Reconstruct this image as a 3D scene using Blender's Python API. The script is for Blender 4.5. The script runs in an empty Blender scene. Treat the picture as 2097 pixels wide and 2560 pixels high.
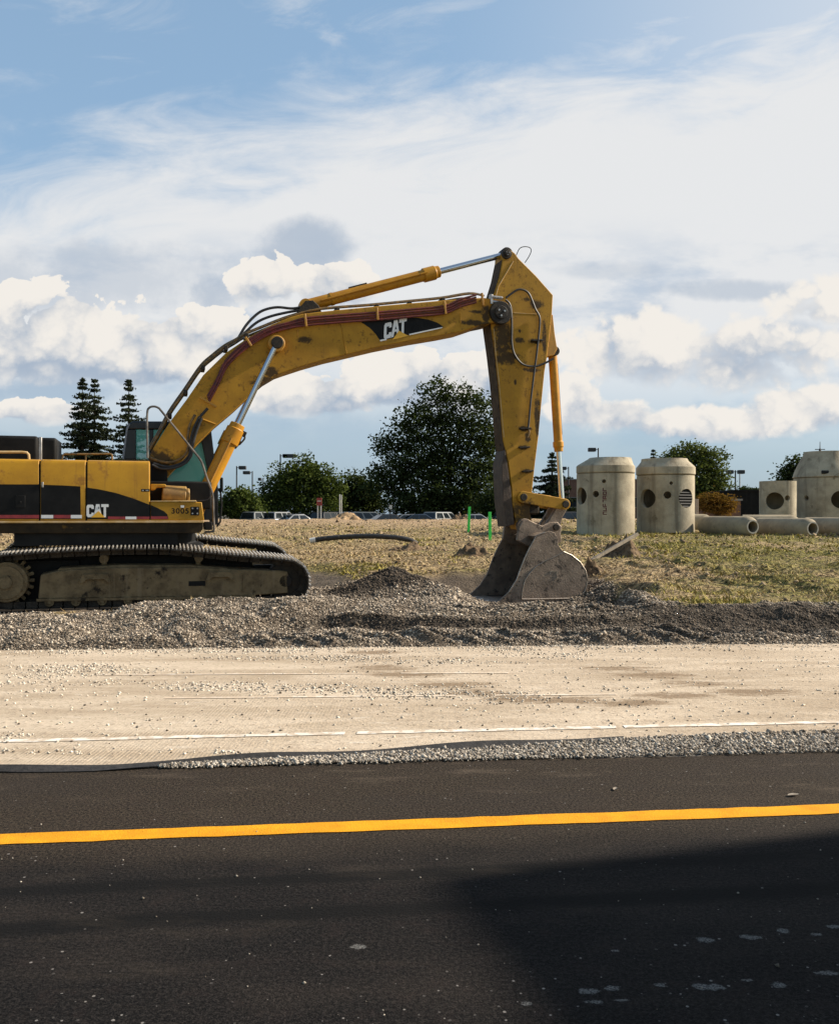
import bpy, math, random
import numpy as np
from mathutils import Vector, Matrix, Quaternion
random.seed(7); RNG = np.random.default_rng(7)
SC = bpy.context.scene
COL = SC.collection
# ------------------------------------------------------------------ camera, sun, sky, exposure
FPX, CX, HY, EYE = 1873.0, 868.0, 1065.0, 1.6          # focal length, centre and horizon of the photograph (1736 px wide copy)
cam_d = bpy.data.cameras.new('camera'); cam = bpy.data.objects.new('camera', cam_d); COL.objects.link(cam)
cam.location = (0, 0, EYE); cam.rotation_euler = (math.radians(90.168), 0, 0)
cam_d.sensor_width = 36; cam_d.lens = 31.82; cam_d.clip_start = 0.1; cam_d.clip_end = 6000
SC.camera = cam
SUN_EL = math.radians(31); SUN_AZ = math.atan2(0.205, 0.97)     # from the right and a little from beyond the machine
SUN = Vector((math.cos(SUN_EL)*math.cos(SUN_AZ), math.cos(SUN_EL)*math.sin(SUN_AZ), math.sin(SUN_EL)))
sl = bpy.data.lights.new('sun', 'SUN'); sl.energy = 5.0; sl.angle = math.radians(2.2); sl.color = (1.0, 0.89, 0.74)
so = bpy.data.objects.new('sun', sl); COL.objects.link(so); so.rotation_euler = SUN.to_track_quat('Z', 'Y').to_euler(); so.location = (60, 20, 50)
SC.view_settings.view_transform = 'Standard'; SC.view_settings.look = 'None'; SC.view_settings.gamma = 1
SC.view_settings.use_curve_mapping = False; SC.view_settings.exposure = 0.75
SC.render.engine = 'CYCLES'

class NT:
    """small helper for node trees"""
    def __init__(s, tree): s.t = tree; s.n = tree.nodes; s.l = tree.links
    def node(s, typ, **kw):
        n = s.n.new(typ)
        for k, v in kw.items(): setattr(n, k, v)
        return n
    def put(s, sock, v):
        if isinstance(v, bpy.types.NodeSocket): s.l.new(v, sock)
        elif v is not None: sock.default_value = v
    def m(s, op, a, b=None, c=None, clamp=False):
        n = s.node('ShaderNodeMath', operation=op); n.use_clamp = clamp
        s.put(n.inputs[0], a)
        if b is not None: s.put(n.inputs[1], b)
        if c is not None: s.put(n.inputs[2], c)
        return n.outputs[0]
    def sm(s, v, lo, hi):
        n = s.node('ShaderNodeMapRange', interpolation_type='SMOOTHSTEP')
        s.put(n.inputs[0], v); s.put(n.inputs[1], lo); s.put(n.inputs[2], hi); n.inputs[3].default_value = 0; n.inputs[4].default_value = 1
        return n.outputs[0]
    def lin(s, v, lo, hi, a=0.0, b=1.0):
        n = s.node('ShaderNodeMapRange'); n.clamp = True
        s.put(n.inputs[0], v); s.put(n.inputs[1], lo); s.put(n.inputs[2], hi); n.inputs[3].default_value = a; n.inputs[4].default_value = b
        return n.outputs[0]
    def mix(s, f, a, b, blend='MIX'):
        n = s.node('ShaderNodeMix', data_type='RGBA', blend_type=blend); n.clamp_factor = True
        s.put(n.inputs[0], f)
        for k, v in ((6, a), (7, b)):
            if isinstance(v, (tuple, list)) and len(v) == 3: v = (*v, 1)
            s.put(n.inputs[k], v)
        return n.outputs[2]
    def noise(s, vec, scale, detail=4, rough=.55, dist=0):
        n = s.node('ShaderNodeTexNoise'); s.put(n.inputs['Vector'], vec)
        n.inputs['Scale'].default_value = scale; n.inputs['Detail'].default_value = detail
        n.inputs['Roughness'].default_value = rough; n.inputs['Distortion'].default_value = dist
        return n.outputs['Fac']
    def vor(s, vec, scale, feature='F1', out='Distance'):
        n = s.node('ShaderNodeTexVoronoi', feature=feature); s.put(n.inputs['Vector'], vec); n.inputs['Scale'].default_value = scale
        return n.outputs[out]
    def xyz(s, x=0, y=0, z=0):
        n = s.node('ShaderNodeCombineXYZ')
        s.put(n.inputs[0], x); s.put(n.inputs[1], y); s.put(n.inputs[2], z)
        return n.outputs[0]
    def sep(s, v):
        n = s.node('ShaderNodeSeparateXYZ'); s.put(n.inputs[0], v); return n.outputs
    def mapping(s, v, scale):
        n = s.node('ShaderNodeMapping'); s.put(n.inputs[0], v); n.inputs['Scale'].default_value = scale; return n.outputs[0]

def build_world():
    W = bpy.data.worlds.new('World'); SC.world = W; W.use_nodes = True
    t = NT(W.node_tree); t.n.clear()
    out = t.node('ShaderNodeOutputWorld'); bg = t.node('ShaderNodeBackground'); t.l.new(bg.outputs[0], out.inputs[0])
    sky = t.node('ShaderNodeTexSky', sky_type='NISHITA'); sky.sun_disc = False
    sky.sun_elevation = SUN_EL; sky.sun_rotation = math.pi/2 - SUN_AZ
    sky.air_density = 1.0; sky.dust_density = 0.6; sky.ozone_density = 1.6
    K = 0.0475                                                       # sky strength
    bg.inputs[1].default_value = K
    d = t.sep(t.node('ShaderNodeTexCoord').outputs['Generated'])
    yy = t.m('MAXIMUM', t.m('ABSOLUTE', d[1]), 0.12)
    A = t.m('DIVIDE', d[0], yy); E = t.m('DIVIDE', t.m('MAXIMUM', d[2], -.05), yy)
    front = t.sm(d[1], 0.0, 0.35)
    # cloud directions are written in hundredths: A to the right, E upward (tangents of the angles)
    big = t.noise(t.xyz(A, t.m('MULTIPLY', E, 1.0), 3.1), 14, 7, .62)
    bil = t.noise(t.xyz(A, t.m('MULTIPLY', E, 1.3), 8.7), 34, 5, .6)
    wx = t.m('ADD', A, t.m('MULTIPLY', t.m('SUBTRACT', bil, .5), .035)); wy = t.m('ADD', E, t.m('MULTIPLY', t.m('SUBTRACT', big, .5), .045))
    pf = lambda sc, z: t.m('SUBTRACT', .5, t.vor(t.xyz(wx, t.m('MULTIPLY', wy, 1.15), z), sc))
    puff = t.m('ADD', t.m('ADD', t.m('MULTIPLY', pf(19, .3), .9), t.m('MULTIPLY', pf(43, .11), .55)), t.m('MULTIPLY', pf(95, .05), .30))
    mid_ = t.noise(t.xyz(A, t.m('MULTIPLY', E, 1.5), 2.2), 7, 4, .6)
    nz = t.m('ADD', t.m('ADD', t.m('MULTIPLY', t.m('SUBTRACT', big, .5), 2.2), t.m('MULTIPLY', t.m('SUBTRACT', mid_, .5), 2.4)), t.m('MULTIPLY', puff, 1.25))
    blobs = [(310,765,120,62,40,1.),(230,735,120,85,52,1.0),(160,745,250,120,52,1.15),(130,690,120,100,90,1.),(-30,720,170,120,74,1.),(30,640,90,60,60,.8),(430,690,120,60,55,.9),(545,590,80,62,55,.85),(690,590,90,58,60,.85),
             (640,835,150,70,30,.95),(830,800,150,75,48,1.),(960,790,90,60,70,1.),(1190,850,70,75,45,.95),(1450,885,230,45,30,.95),
             (1660,850,140,50,45,.95),(1560,730,230,90,85,.8),(1330,730,150,80,80,.85),(70,855,120,30,25,.8),(1700,640,150,60,40,.7),(1280,860,90,40,40,.9)]
    dens = None; shade = None
    for (x, y, rx, ru, rd, am) in blobs:
        a0, e0 = (x-CX)/FPX, (HY-y)/FPX
        da = t.m('MULTIPLY', t.m('SUBTRACT', A, a0), FPX/rx)
        de = t.m('SUBTRACT', E, e0)
        up = t.m('MULTIPLY', t.m('MAXIMUM', de, 0), FPX/ru); dn = t.m('MULTIPLY', t.m('MINIMUM', de, 0), FPX/rd)
        v = t.m('ADD', up, dn)
        r = t.m('ADD', t.m('MULTIPLY', da, da), t.m('MULTIPLY', v, v))
        f = t.m('MULTIPLY', t.m('SUBTRACT', 1.35, r), am)
        sh = t.m('ADD', v, 1.0)                                    # 0 at the base, 2 at the top
        wt = t.m('POWER', t.m('MAXIMUM', t.m('ADD', f, .9), .001), 4.0)
        if dens is None: dens, shade, wsum = f, t.m('MULTIPLY', sh, wt), wt
        else:
            shade = t.m('ADD', shade, t.m('MULTIPLY', sh, wt)); wsum = t.m('ADD', wsum, wt)
            dens = t.m('MAXIMUM', dens, f)
    shade = t.m('DIVIDE', shade, wsum)
    cum = t.m('ADD', dens, t.m('MULTIPLY', nz, .80))
    cumA = t.m('MULTIPLY', t.sm(cum, .24, t.m('ADD', .34, t.m('ADD', t.m('MULTIPLY', t.sm(shade, 1.2, .2), .5), t.m('MULTIPLY', t.sm(A, .02, .30), .45)))), front)
    cumA = t.m('MULTIPLY', cumA, t.sm(t.m('ADD', shade, t.m('MULTIPLY', t.m('SUBTRACT', mid_, .5), 1.2)), -.55, .75))
    lit = t.m('ADD', t.m('MULTIPLY', t.m('SUBTRACT', shade, .80), .70), t.m('MULTIPLY', puff, 1.15))
    lit = t.m('ADD', lit, t.m('MULTIPLY', t.m('SUBTRACT', big, .5), 2.6))
    lit = t.m('ADD', lit, t.m('MULTIPLY', t.m('SUBTRACT', 1, t.sm(dens, .1, 1.1)), .35))
    ccol = t.mix(t.sm(lit, -.75, .65), (4.9, 5.9, 7.3), (11.2, 10.7, 10.0))
    # thin high cloud: streaks, a veil in the middle of the picture, clear towards the upper left
    st = t.noise(t.xyz(t.m('MULTIPLY', A, 1.0), t.m('MULTIPLY', t.m('ADD', E, t.m('MULTIPLY', A, -.10)), 3.2), 5.5), 5.5, 8, .62, .6)
    yv = t.m('SUBTRACT', t.m('SUBTRACT', .475, E), t.m('MULTIPLY', A, -.20))        # >0 below the veil's upper edge
    veil = t.m('ADD', t.m('MULTIPLY', yv, 7.0), t.m('MULTIPLY', t.m('SUBTRACT', st, .5), 2.0))
    veil = t.sm(veil, -.45, .70)
    low = t.sm(E, .07, .24)                                        # veil thins out lower down, where blue gaps show
    veil = t.m('MULTIPLY', veil, t.m('ADD', t.m('MULTIPLY', low, .34), .62))
    right = t.m('MULTIPLY', t.sm(A, -.05, .62), .62)
    wisp = t.m('MULTIPLY', t.sm(st, .52, .76), .40)
    hz = t.m('MAXIMUM', t.m('MAXIMUM', veil, right), wisp)
    hz = t.m('MULTIPLY', hz, t.m('ADD', t.m('MULTIPLY', front, .8), .2))
    gr = t.noise(t.xyz(A, t.m('MULTIPLY', E, 2.6), 1.7), 6, 6, .6)
    greyband = t.m('MULTIPLY', t.sm(gr, .48, .68), t.m('SUBTRACT', 1, t.sm(E, .25, .34)))
    hcol = t.mix(greyband, (10.2, 10.25, 10.3), (6.8, 7.7, 8.9))
    hcol = t.mix(t.m('SUBTRACT', 1, t.sm(E, .02, .17)), hcol, (3.3, 4.5, 6.0))
    for (x, y, rx, ry, am) in ((630,520,95,60,.75),(440,610,60,40,.6),(1330,700,95,50,.7),(1560,600,200,22,.55),(1250,560,120,20,.35),(190,575,330,70,.45),(60,812,170,24,.9),(640,925,270,70,.65),(1150,985,420,40,.5),(1640,700,110,40,.5)):
        du = t.m('MULTIPLY', t.m('SUBTRACT', A, (x-CX)/FPX), FPX/rx); dv = t.m('MULTIPLY', t.m('SUBTRACT', E, (HY-y)/FPX), FPX/ry)
        g = t.m('ADD', t.m('ADD', t.m('MULTIPLY', du, du), t.m('MULTIPLY', dv, dv)), t.m('MULTIPLY', t.m('SUBTRACT', big, .5), 3.4))
        hcol = t.mix(t.m('MULTIPLY', t.m('SUBTRACT', 1, t.sm(g, .1, 1.5)), t.m('MULTIPLY', front, am)), hcol, (4.9, 5.9, 7.3))
    base = t.mix(1.0, sky.outputs[0], (1.75, 1.85, 1.72), 'MULTIPLY'); base = t.mix(t.m('ADD', .10, t.m('MULTIPLY', front, .38)), base, (5.0, 7.5, 10.6))
    c = t.mix(hz, base, hcol)
    c = t.mix(cumA, c, ccol)
    t.l.new(c, bg.inputs[0])
build_world()

# ------------------------------------------------------------------ helpers
def mat(name, c1, c2=None, scale=3, rough=.6, metal=0.0, bump=0.0, bscale=40, dirt=None, spec=.5, coords='Object', alpha=None, streak=None, tone=None, stains=None, staincol=(.022, .0145, .0085)):
    """procedural paint / stone / metal: two mottled colours, optional dirt (colour, threshold, scale) and streaks"""
    M = bpy.data.materials.new(name); M.use_nodes = True
    t = NT(M.node_tree); b = t.n['Principled BSDF']
    v = t.node('ShaderNodeTexCoord').outputs[coords]
    col = (*c1, 1)
    if c2: col = t.mix(t.sm(t.noise(v, scale, 6, .65), .35, .65), c1, c2)
    if tone:
        at = t.node('ShaderNodeAttribute', attribute_name='tone')
        col = t.mix(at.outputs['Fac'], col, tone)
    r = rough
    if streak:
        sv = t.mapping(v, (streak[1], streak[1], streak[1]*.06))
        col = t.mix(t.m('MULTIPLY', t.sm(t.noise(sv, 1, 5, .6), streak[2], streak[2]+.16), streak[3]), col, streak[0])
    if stains:
        q = t.sep(v); wob = t.m('MULTIPLY', t.m('SUBTRACT', t.noise(v, 8.5, 7, .72), .5), 4.2); tot = None
        for (su, sz, ru, rz_) in stains:
            du = t.m('DIVIDE', t.m('SUBTRACT', q[0], su), ru); dz = t.m('DIVIDE', t.m('SUBTRACT', q[2], sz), rz_)
            d = t.m('ADD', t.m('MULTIPLY', du, du), t.m('MULTIPLY', dz, dz)); tot = d if tot is None else t.m('MINIMUM', tot, d)
        sm_ = t.m('SUBTRACT', 1, t.sm(t.m('ADD', tot, wob), .35, 1.35))
        col = t.mix(t.m('MULTIPLY', sm_, .90), col, staincol)
    if dirt:
        for k in range(0, len(dirt), 3):
            dm = t.sm(t.noise(v, dirt[k+2], 7, .68), dirt[k+1], dirt[k+1]+.1)
            col = t.mix(dm, col, dirt[k])
            r = t.m('ADD', t.m('MULTIPLY', dm, max(0, .85-rough)), r)
    t.put(b.inputs['Base Color'], col); t.put(b.inputs['Roughness'], r)
    b.inputs['Metallic'].default_value = metal
    b.inputs['Specular IOR Level'].default_value = spec
    if alpha is not None: b.inputs['Alpha'].default_value = alpha
    if bump:
        bn = t.node('ShaderNodeBump'); bn.inputs['Strength'].default_value = bump; bn.inputs['Distance'].default_value = .02
        t.l.new(t.noise(v, bscale, 5, .6), bn.inputs['Height']); t.l.new(bn.outputs[0], b.inputs['Normal'])
    return M

class MB:
    """collects shapes and links them as ONE mesh object"""
    def __init__(s): s.v = []; s.f = []; s.k = []
    def add(s, vs, fs, k=0):
        o = len(s.v); s.v += [tuple(p) for p in vs]
        for f in fs: s.f.append(tuple(i+o for i in f)); s.k.append(k)
        return s
    def box(s, c, d, rot=None, k=0):
        h = [x/2 for x in d]
        vs = [Vector((x*h[0], y*h[1], z*h[2])) for x in (-1,1) for y in (-1,1) for z in (-1,1)]
        if rot is not None: vs = [rot @ p for p in vs]
        vs = [p + Vector(c) for p in vs]
        return s.add(vs, [(0,1,3,2),(4,6,7,5),(0,4,5,1),(2,3,7,6),(0,2,6,4),(1,5,7,3)], k)
    def prism(s, pts, a, b, ax='uz', k=0):
        """outline in two axes, extruded along the third from a to b"""
        def p3(p, w):
            return {'uz': (p[0], w, p[1]), 'vz': (w, p[0], p[1]), 'uv': (p[0], p[1], w)}[ax]
        n = len(pts)
        area = sum(pts[i][0]*pts[(i+1)%n][1]-pts[(i+1)%n][0]*pts[i][1] for i in range(n))
        if area < 0: pts = pts[::-1]
        if b < a: a, b = b, a
        vs = [p3(p, a) for p in pts] + [p3(p, b) for p in pts]
        flip = ax != 'uz'
        fs = [tuple(range(n)), tuple(range(2*n-1, n-1, -1))] + [(i, i+n, (i+1)%n+n, (i+1)%n) for i in range(n)]
        if flip: fs = [f[::-1] for f in fs]
        return s.add(vs, fs, k)
    def tube(s, path, r, n=8, k=0, closed=False):
        P = [Vector(p) for p in path]; m = len(P)
        R = r if isinstance(r, (list, tuple)) else [r]*m
        T = []
        for i in range(m):
            d = (P[min(i+1, m-1)]-P[max(i-1, 0)])
            T.append(d.normalized() if d.length > 1e-9 else Vector((0,0,1)))
        up = Vector((0,0,1)) if abs(T[0].z) < .9 else Vector((0,1,0))
        x = T[0].cross(up).normalized(); rings = []
        for i in range(m):
            x = (x - T[i]*x.dot(T[i])).normalized(); y = T[i].cross(x)
            rings.append([P[i]+(x*math.cos(2*math.pi*j/n)+y*math.sin(2*math.pi*j/n))*R[i] for j in range(n)])
        vs = [p for q in rings for p in q]; fs = []
        for i in range(m-1):
            for j in range(n): fs.append((i*n+j, i*n+(j+1)%n, (i+1)*n+(j+1)%n, (i+1)*n+j))
        fs += [tuple(range(n-1, -1, -1)), tuple(range((m-1)*n, m*n))]
        return s.add(vs, fs, k)
    def cyl(s, a, b, r, n=20, k=0): return s.tube([a, b], r, n, k)
    def lathe(s, prof, n=32, o=(0,0,0), k=0, cap=True):
        """profile of (radius, height) about the vertical"""
        vs = [(o[0]+r*math.cos(2*math.pi*j/n), o[1]+r*math.sin(2*math.pi*j/n), o[2]+h) for r, h in prof for j in range(n)]
        m = len(prof); fs = []
        for i in range(m-1):
            for j in range(n): fs.append((i*n+j, i*n+(j+1)%n, (i+1)*n+(j+1)%n, (i+1)*n+j))
        if cap: fs += [tuple(range(n-1, -1, -1)), tuple(range((m-1)*n, m*n))]
        return s.add(vs, fs, k)
    def build(s, name, mats, parent=None, bevel=0, seg=2, smooth=True, ang=35):
        me = bpy.data.meshes.new(name); me.from_pydata(s.v, [], s.f)
        mats = mats if isinstance(mats, (list, tuple)) else [mats]
        for m in mats: me.materials.append(m)
        if len(mats) > 1: me.polygons.foreach_set('material_index', s.k)
        me.validate(); me.update()
        if smooth:
            me.polygons.foreach_set('use_smooth', [True]*len(me.polygons)); me.set_sharp_from_angle(angle=math.radians(ang))
        o = bpy.data.objects.new(name, me); COL.objects.link(o)
        if parent is not None: o.parent = parent
        if bevel:
            b = o.modifiers.new('bevel', 'BEVEL'); b.width = bevel; b.segments = seg; b.limit_method = 'ANGLE'; b.angle_limit = math.radians(38)
        return o

def mesh_np(name, V, Fq, m, parent=None, smooth=False, tone=None, attrs=None):
    """fast mesh from numpy arrays; all faces have the same number of corners"""
    V = np.asarray(V, np.float32); Fq = np.asarray(Fq, np.int32); k = Fq.shape[1]
    me = bpy.data.meshes.new(name)
    me.vertices.add(len(V)); me.vertices.foreach_set('co', V.ravel())
    me.loops.add(Fq.size); me.loops.foreach_set('vertex_index', Fq.ravel())
    me.polygons.add(len(Fq)); me.polygons.foreach_set('loop_start', np.arange(0, Fq.size, k, dtype=np.int32))
    if smooth: me.polygons.foreach_set('use_smooth', np.ones(len(Fq), bool))
    attrs = dict(attrs or {})
    if tone is not None: attrs['tone'] = tone
    for a, val in attrs.items():
        at = me.attributes.new(a, 'FLOAT', 'POINT'); at.data.foreach_set('value', np.asarray(val, np.float32))
    me.update(calc_edges=True)
    me.materials.append(m)
    o = bpy.data.objects.new(name, me); COL.objects.link(o)
    if parent is not None: o.parent = parent
    return o

def tag(o, label=None, cat=None, group=None, kind=None):
    if label: o['label'] = label
    if cat: o['category'] = cat
    if group: o['group'] = group
    if kind: o['kind'] = kind
    return o
def empty(name, loc=(0,0,0), rz=0.0):
    o = bpy.data.objects.new(name, None); o.empty_display_size = .3; COL.objects.link(o)
    o.location = loc; o.rotation_euler = (0, 0, rz); return o
def copy_tree(o, parent=None):
    c = o.copy(); COL.objects.link(c)
    if parent is not None: c.parent = parent
    for ch in o.children: copy_tree(ch, c)
    return c
def rot_to(d):                                     # matrix whose x axis is d
    return Vector((1,0,0)).rotation_difference(Vector(d).normalized()).to_matrix()

def smooth_path(pts, n=6):
    """Catmull-Rom through 3-D points"""
    P = [Vector(p) for p in pts]; P = [P[0]*2-P[1]] + P + [P[-1]*2-P[-2]]; out = []
    for i in range(1, len(P)-2):
        for j in range(n):
            s = j/n; a, b, c, d = P[i-1], P[i], P[i+1], P[i+2]
            out.append(.5*((2*b)+(c-a)*s+(2*a-5*b+4*c-d)*s*s+(3*b-a-3*c+d)*s**3))
    out.append(P[-2]); return out

LATTICE = {}
def vnoise(x, y, seed=0):
    """smooth value noise on numpy arrays, about -1..1"""
    if seed not in LATTICE: LATTICE[seed] = np.random.default_rng(seed).uniform(-1, 1, (256, 256))
    r = LATTICE[seed]
    xi = np.floor(x).astype(int); yi = np.floor(y).astype(int)
    fx = x-xi; fy = y-yi; fx = fx*fx*(3-2*fx); fy = fy*fy*(3-2*fy)
    g = lambda i, j: r[i % 256, j % 256]
    return (g(xi,yi)*(1-fx)+g(xi+1,yi)*fx)*(1-fy)+(g(xi,yi+1)*(1-fx)+g(xi+1,yi+1)*fx)*fy
def fbm(x, y, seed=0, o=4):
    s = 0; a = 1
    for k in range(o): s = s+a*vnoise(x*2**k, y*2**k, seed+k); a *= .5
    return s
def sstep(v, lo, hi):
    q = np.clip((v-lo)/(hi-lo), 0, 1); return q*q*(3-2*q)

# ------------------------------------------------------------------ the machine's own frame: u forward, v away from the near track, z up
TH = math.radians(16.0); CT, ST = math.cos(TH), math.sin(TH); MO = (-6.21, 14.76)
def mp(x, y, v):
    """the point of the machine's plane v that the photograph shows at (x, y), as (u, z)"""
    a = (x-CX)/FPX; Y = (v + MO[0]*(-ST) + MO[1]*CT)/(CT-a*ST)
    return ((a*Y-MO[0])*CT+(Y-MO[1])*ST, EYE+(HY-y)/FPX*Y)
def mq(pts, v): return [mp(x, y, v) for x, y in pts]
def m3(x, y, v): u, z = mp(x, y, v); return (u, v, z)
def to_machine(X, Y): return (X-MO[0])*CT+(Y-MO[1])*ST, -(X-MO[0])*ST+(Y-MO[1])*CT
# ------------------------------------------------------------------ ground
def terrain(X, Y, detail=True):
    X = np.asarray(X, float); Y = np.asarray(Y, float)
    q = Y - .055*X                                                 # distance measured square to the old road
    # natural field: rises gently to a low ridge, then drops to the car park
    z = np.where(Y < 36, .2+.029*(Y-13), .867+.0395*(Y-36))
    z = np.where(Y > 48, 1.34-1.12*sstep(Y, 48.5, 64), z)
    z = z + .05*fbm(X*.35, Y*.35, 11, 4)*sstep(Y, 14, 18)*(1-sstep(Y, 60, 70)) + (.045*fbm(X*1.1, Y*2.2, 15, 4) + .022*fbm(X*4.5, Y*4.5, 18, 3))*sstep(Y, 14, 16)*(.45+.55*sstep(X, -1, 4))*(1-sstep(Y, 60, 70))
    w = X+Y*.24; rut = (1-np.abs(vnoise(w*1.35+.3*vnoise(X*.5, Y*.5, 28), Y*.12, 19)))**4*.10 + (1-np.abs(vnoise(w*3.1, Y*.3, 23)))**3*.035
    z = z + (rut-.03)*sstep(X, -.5, 2.5)*sstep(Y, 14, 17)*(1-sstep(Y, 38, 46))
    # pad under the tracks, cut round the bucket, hollow beyond it
    u, v = to_machine(X, Y)
    pad = sstep(u, -6, -4)*(1-sstep(u, 4.9, 6.6))*sstep(v, -2.5, -.6)*(1-sstep(v, 3.9, 6.5))
    z = z*(1-pad) + .0*pad
    cut = np.exp(-(((X-1.75)/1.95)**4 + ((Y-18.6)/2.0)**4))
    z = z*(1-cut) + (-.22)*cut
    cut2 = sstep(X, .4, 1.6)*(1-sstep(X, 3.1, 3.6))*(1-sstep(Y, 16.6, 18.5))*sstep(q, 13.0, 13.8)
    z = np.minimum(z, z*(1-cut2)+(-.12)*cut2)
    pit = np.exp(-(((X-3.62)/.50)**4 + ((Y-16.55)/.75)**4))
    z = z - .42*pit
    rim = np.exp(-(((X-4.25)/.25)**2 + ((Y-16.4)/.8)**2)); z = z + .10*rim
    pile = .37*np.exp(-(((X+.30)/.95)**2 + ((Y-16.9)/.75)**2)) + .22*np.exp(-(((X+1.35)/.7)**2 + ((Y-16.3)/.8)**2))
    z = z + pile*(1+.12*fbm(X*2, Y*2, 5, 3))
    # loose gravel bank along the old road
    xs = [-60, -4.9, -4.3, -3.6, -2.4, -1.5, -.6, .9, 2.6, 4.2, 6.0, 60]
    hs = [.17, .17, .24, .37, .34, .43, .34, .27, .24, .26, .24, .24]
    crest = np.interp(X, xs, hs)*(1+.10*vnoise(X*1.1, Y*.2, 3))
    face = np.interp(X, [-60, -2.3, -1.2, 60], [11.2, 11.25, 11.95, 11.75]) + .12*vnoise(X*.9, Y*0+.5, 8)
    wid = np.interp(X, [-60, -2.4, -1.2, 2.6, 3.6, 60], [1.35, 1.35, .16, .18, .55, .55])
    apron = np.interp(X, [-60, -2.5, -1.2, 60], [.08, .10, .085, .05])
    rise = sstep(q, face, face+wid)
    step = np.interp(X, [-60, -2.4, -1.2, 2.6, 3.6, 60], [1, 1, .62, .62, .85, .85])
    rise = step*rise + (1-step)*sstep(q, face+.1, face+1.3)
    bank = apron*sstep(q, 10.80, 11.15) + (crest-apron)*rise
    back = np.interp(X, [-60, -4, 60], [13.1, 13.1, 13.3]); off = sstep(q, back, back+.8)
    hump = .12*np.exp(-(((X+2.6)/.45)**2+((q-11.75)/.32)**2)) + .05*np.exp(-(((X+4.7)/.8)**2+((q-11.5)/.3)**2))
    marks = .020*np.sin((X*.80+np.abs(q-12.55)*1.6)*22)*sstep(X, .2, .8)*(1-sstep(X, 3.1, 3.7))*sstep(q, 12.0, 12.2)*(1-sstep(q, 13.4, 13.8))
    marks = marks + .075*np.maximum(0, np.sin((X+q*.9)*15+1.6*vnoise(X*2.2, q*2, 57))*(.65+.6*vnoise(X*1.7, q*1.1, 58)))*(1-sstep(q, 11.45, 11.75))*sstep(q, 10.88, 11.0)*sstep(X, -4, -3)*(1-sstep(X, 3, 5))
    rough = .050*fbm(X*2.3, Y*2.3, 21, 4) + .012*fbm(X*11, Y*11, 31, 2)
    bank = bank + hump + marks + rough*sstep(q, 10.8, 11.2)
    z = bank*(1-off) + (z + (rough*.6 if detail else 0))*off
    z = np.where(q < 10.8, -.05, z)
    # gravel mask; mask of damp soil and painted shade
    grav = np.maximum(1-sstep(q+.35*fbm(X*.8, Y*.8, 41, 3), 13.0, 13.5), sstep(pad, .25, .6))
    grav = np.maximum(grav, sstep(pile, .08, .16)); grav = np.maximum(grav, sstep(cut, .12, .4)); grav = np.maximum(grav, sstep(cut2, .25, .6)*.8); grav = np.maximum(grav, sstep(X, -3.4, -2.6)*(1-sstep(X, 3.4, 4.2))*(1-sstep(Y+.5*fbm(X*.9, Y*.9, 47, 3), 16.6, 17.6)))
    damp_shade = np.maximum(sstep(pit, .15, .5), sstep(pile, .1, .25)*.95)  # damp pit soil; on the pile, the stick's shade painted as dark tone
    damp_shade = np.maximum(damp_shade, sstep(X+.5*fbm(X*.8, Y*.8, 43, 3), 1.2, 4.0)*(1-sstep(q, 12.9, 13.5))*sstep(q, 11.0, 11.6)*.92)
    damp_shade = np.maximum(damp_shade, sstep(q, face-.05, face+.02)*(1-sstep(q, face+.16, face+.30))*sstep(X, -1.9, -1.0)*.75)  # steep bank face: its shade painted in as a darker band
    damp_shade = np.maximum(damp_shade, sstep(cut, .2, .5)*.3)
    return z, grav, damp_shade
def zf(X, Y): return float(terrain(np.array([X]), np.array([Y]), False)[0][0])
def hit(x, y, y0=13.0):
    """where the line of sight through (x, y) meets the ground"""
    Y = np.arange(y0, 75, .05); a = (x-CX)/FPX
    d = EYE+(HY-y)/FPX*Y - terrain(a*Y, Y, False)[0]
    i = int(np.argmax(d <= 0)) if (d <= 0).any() else len(Y)-1
    return Vector((a*Y[i], Y[i], zf(a*Y[i], Y[i])))

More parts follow.
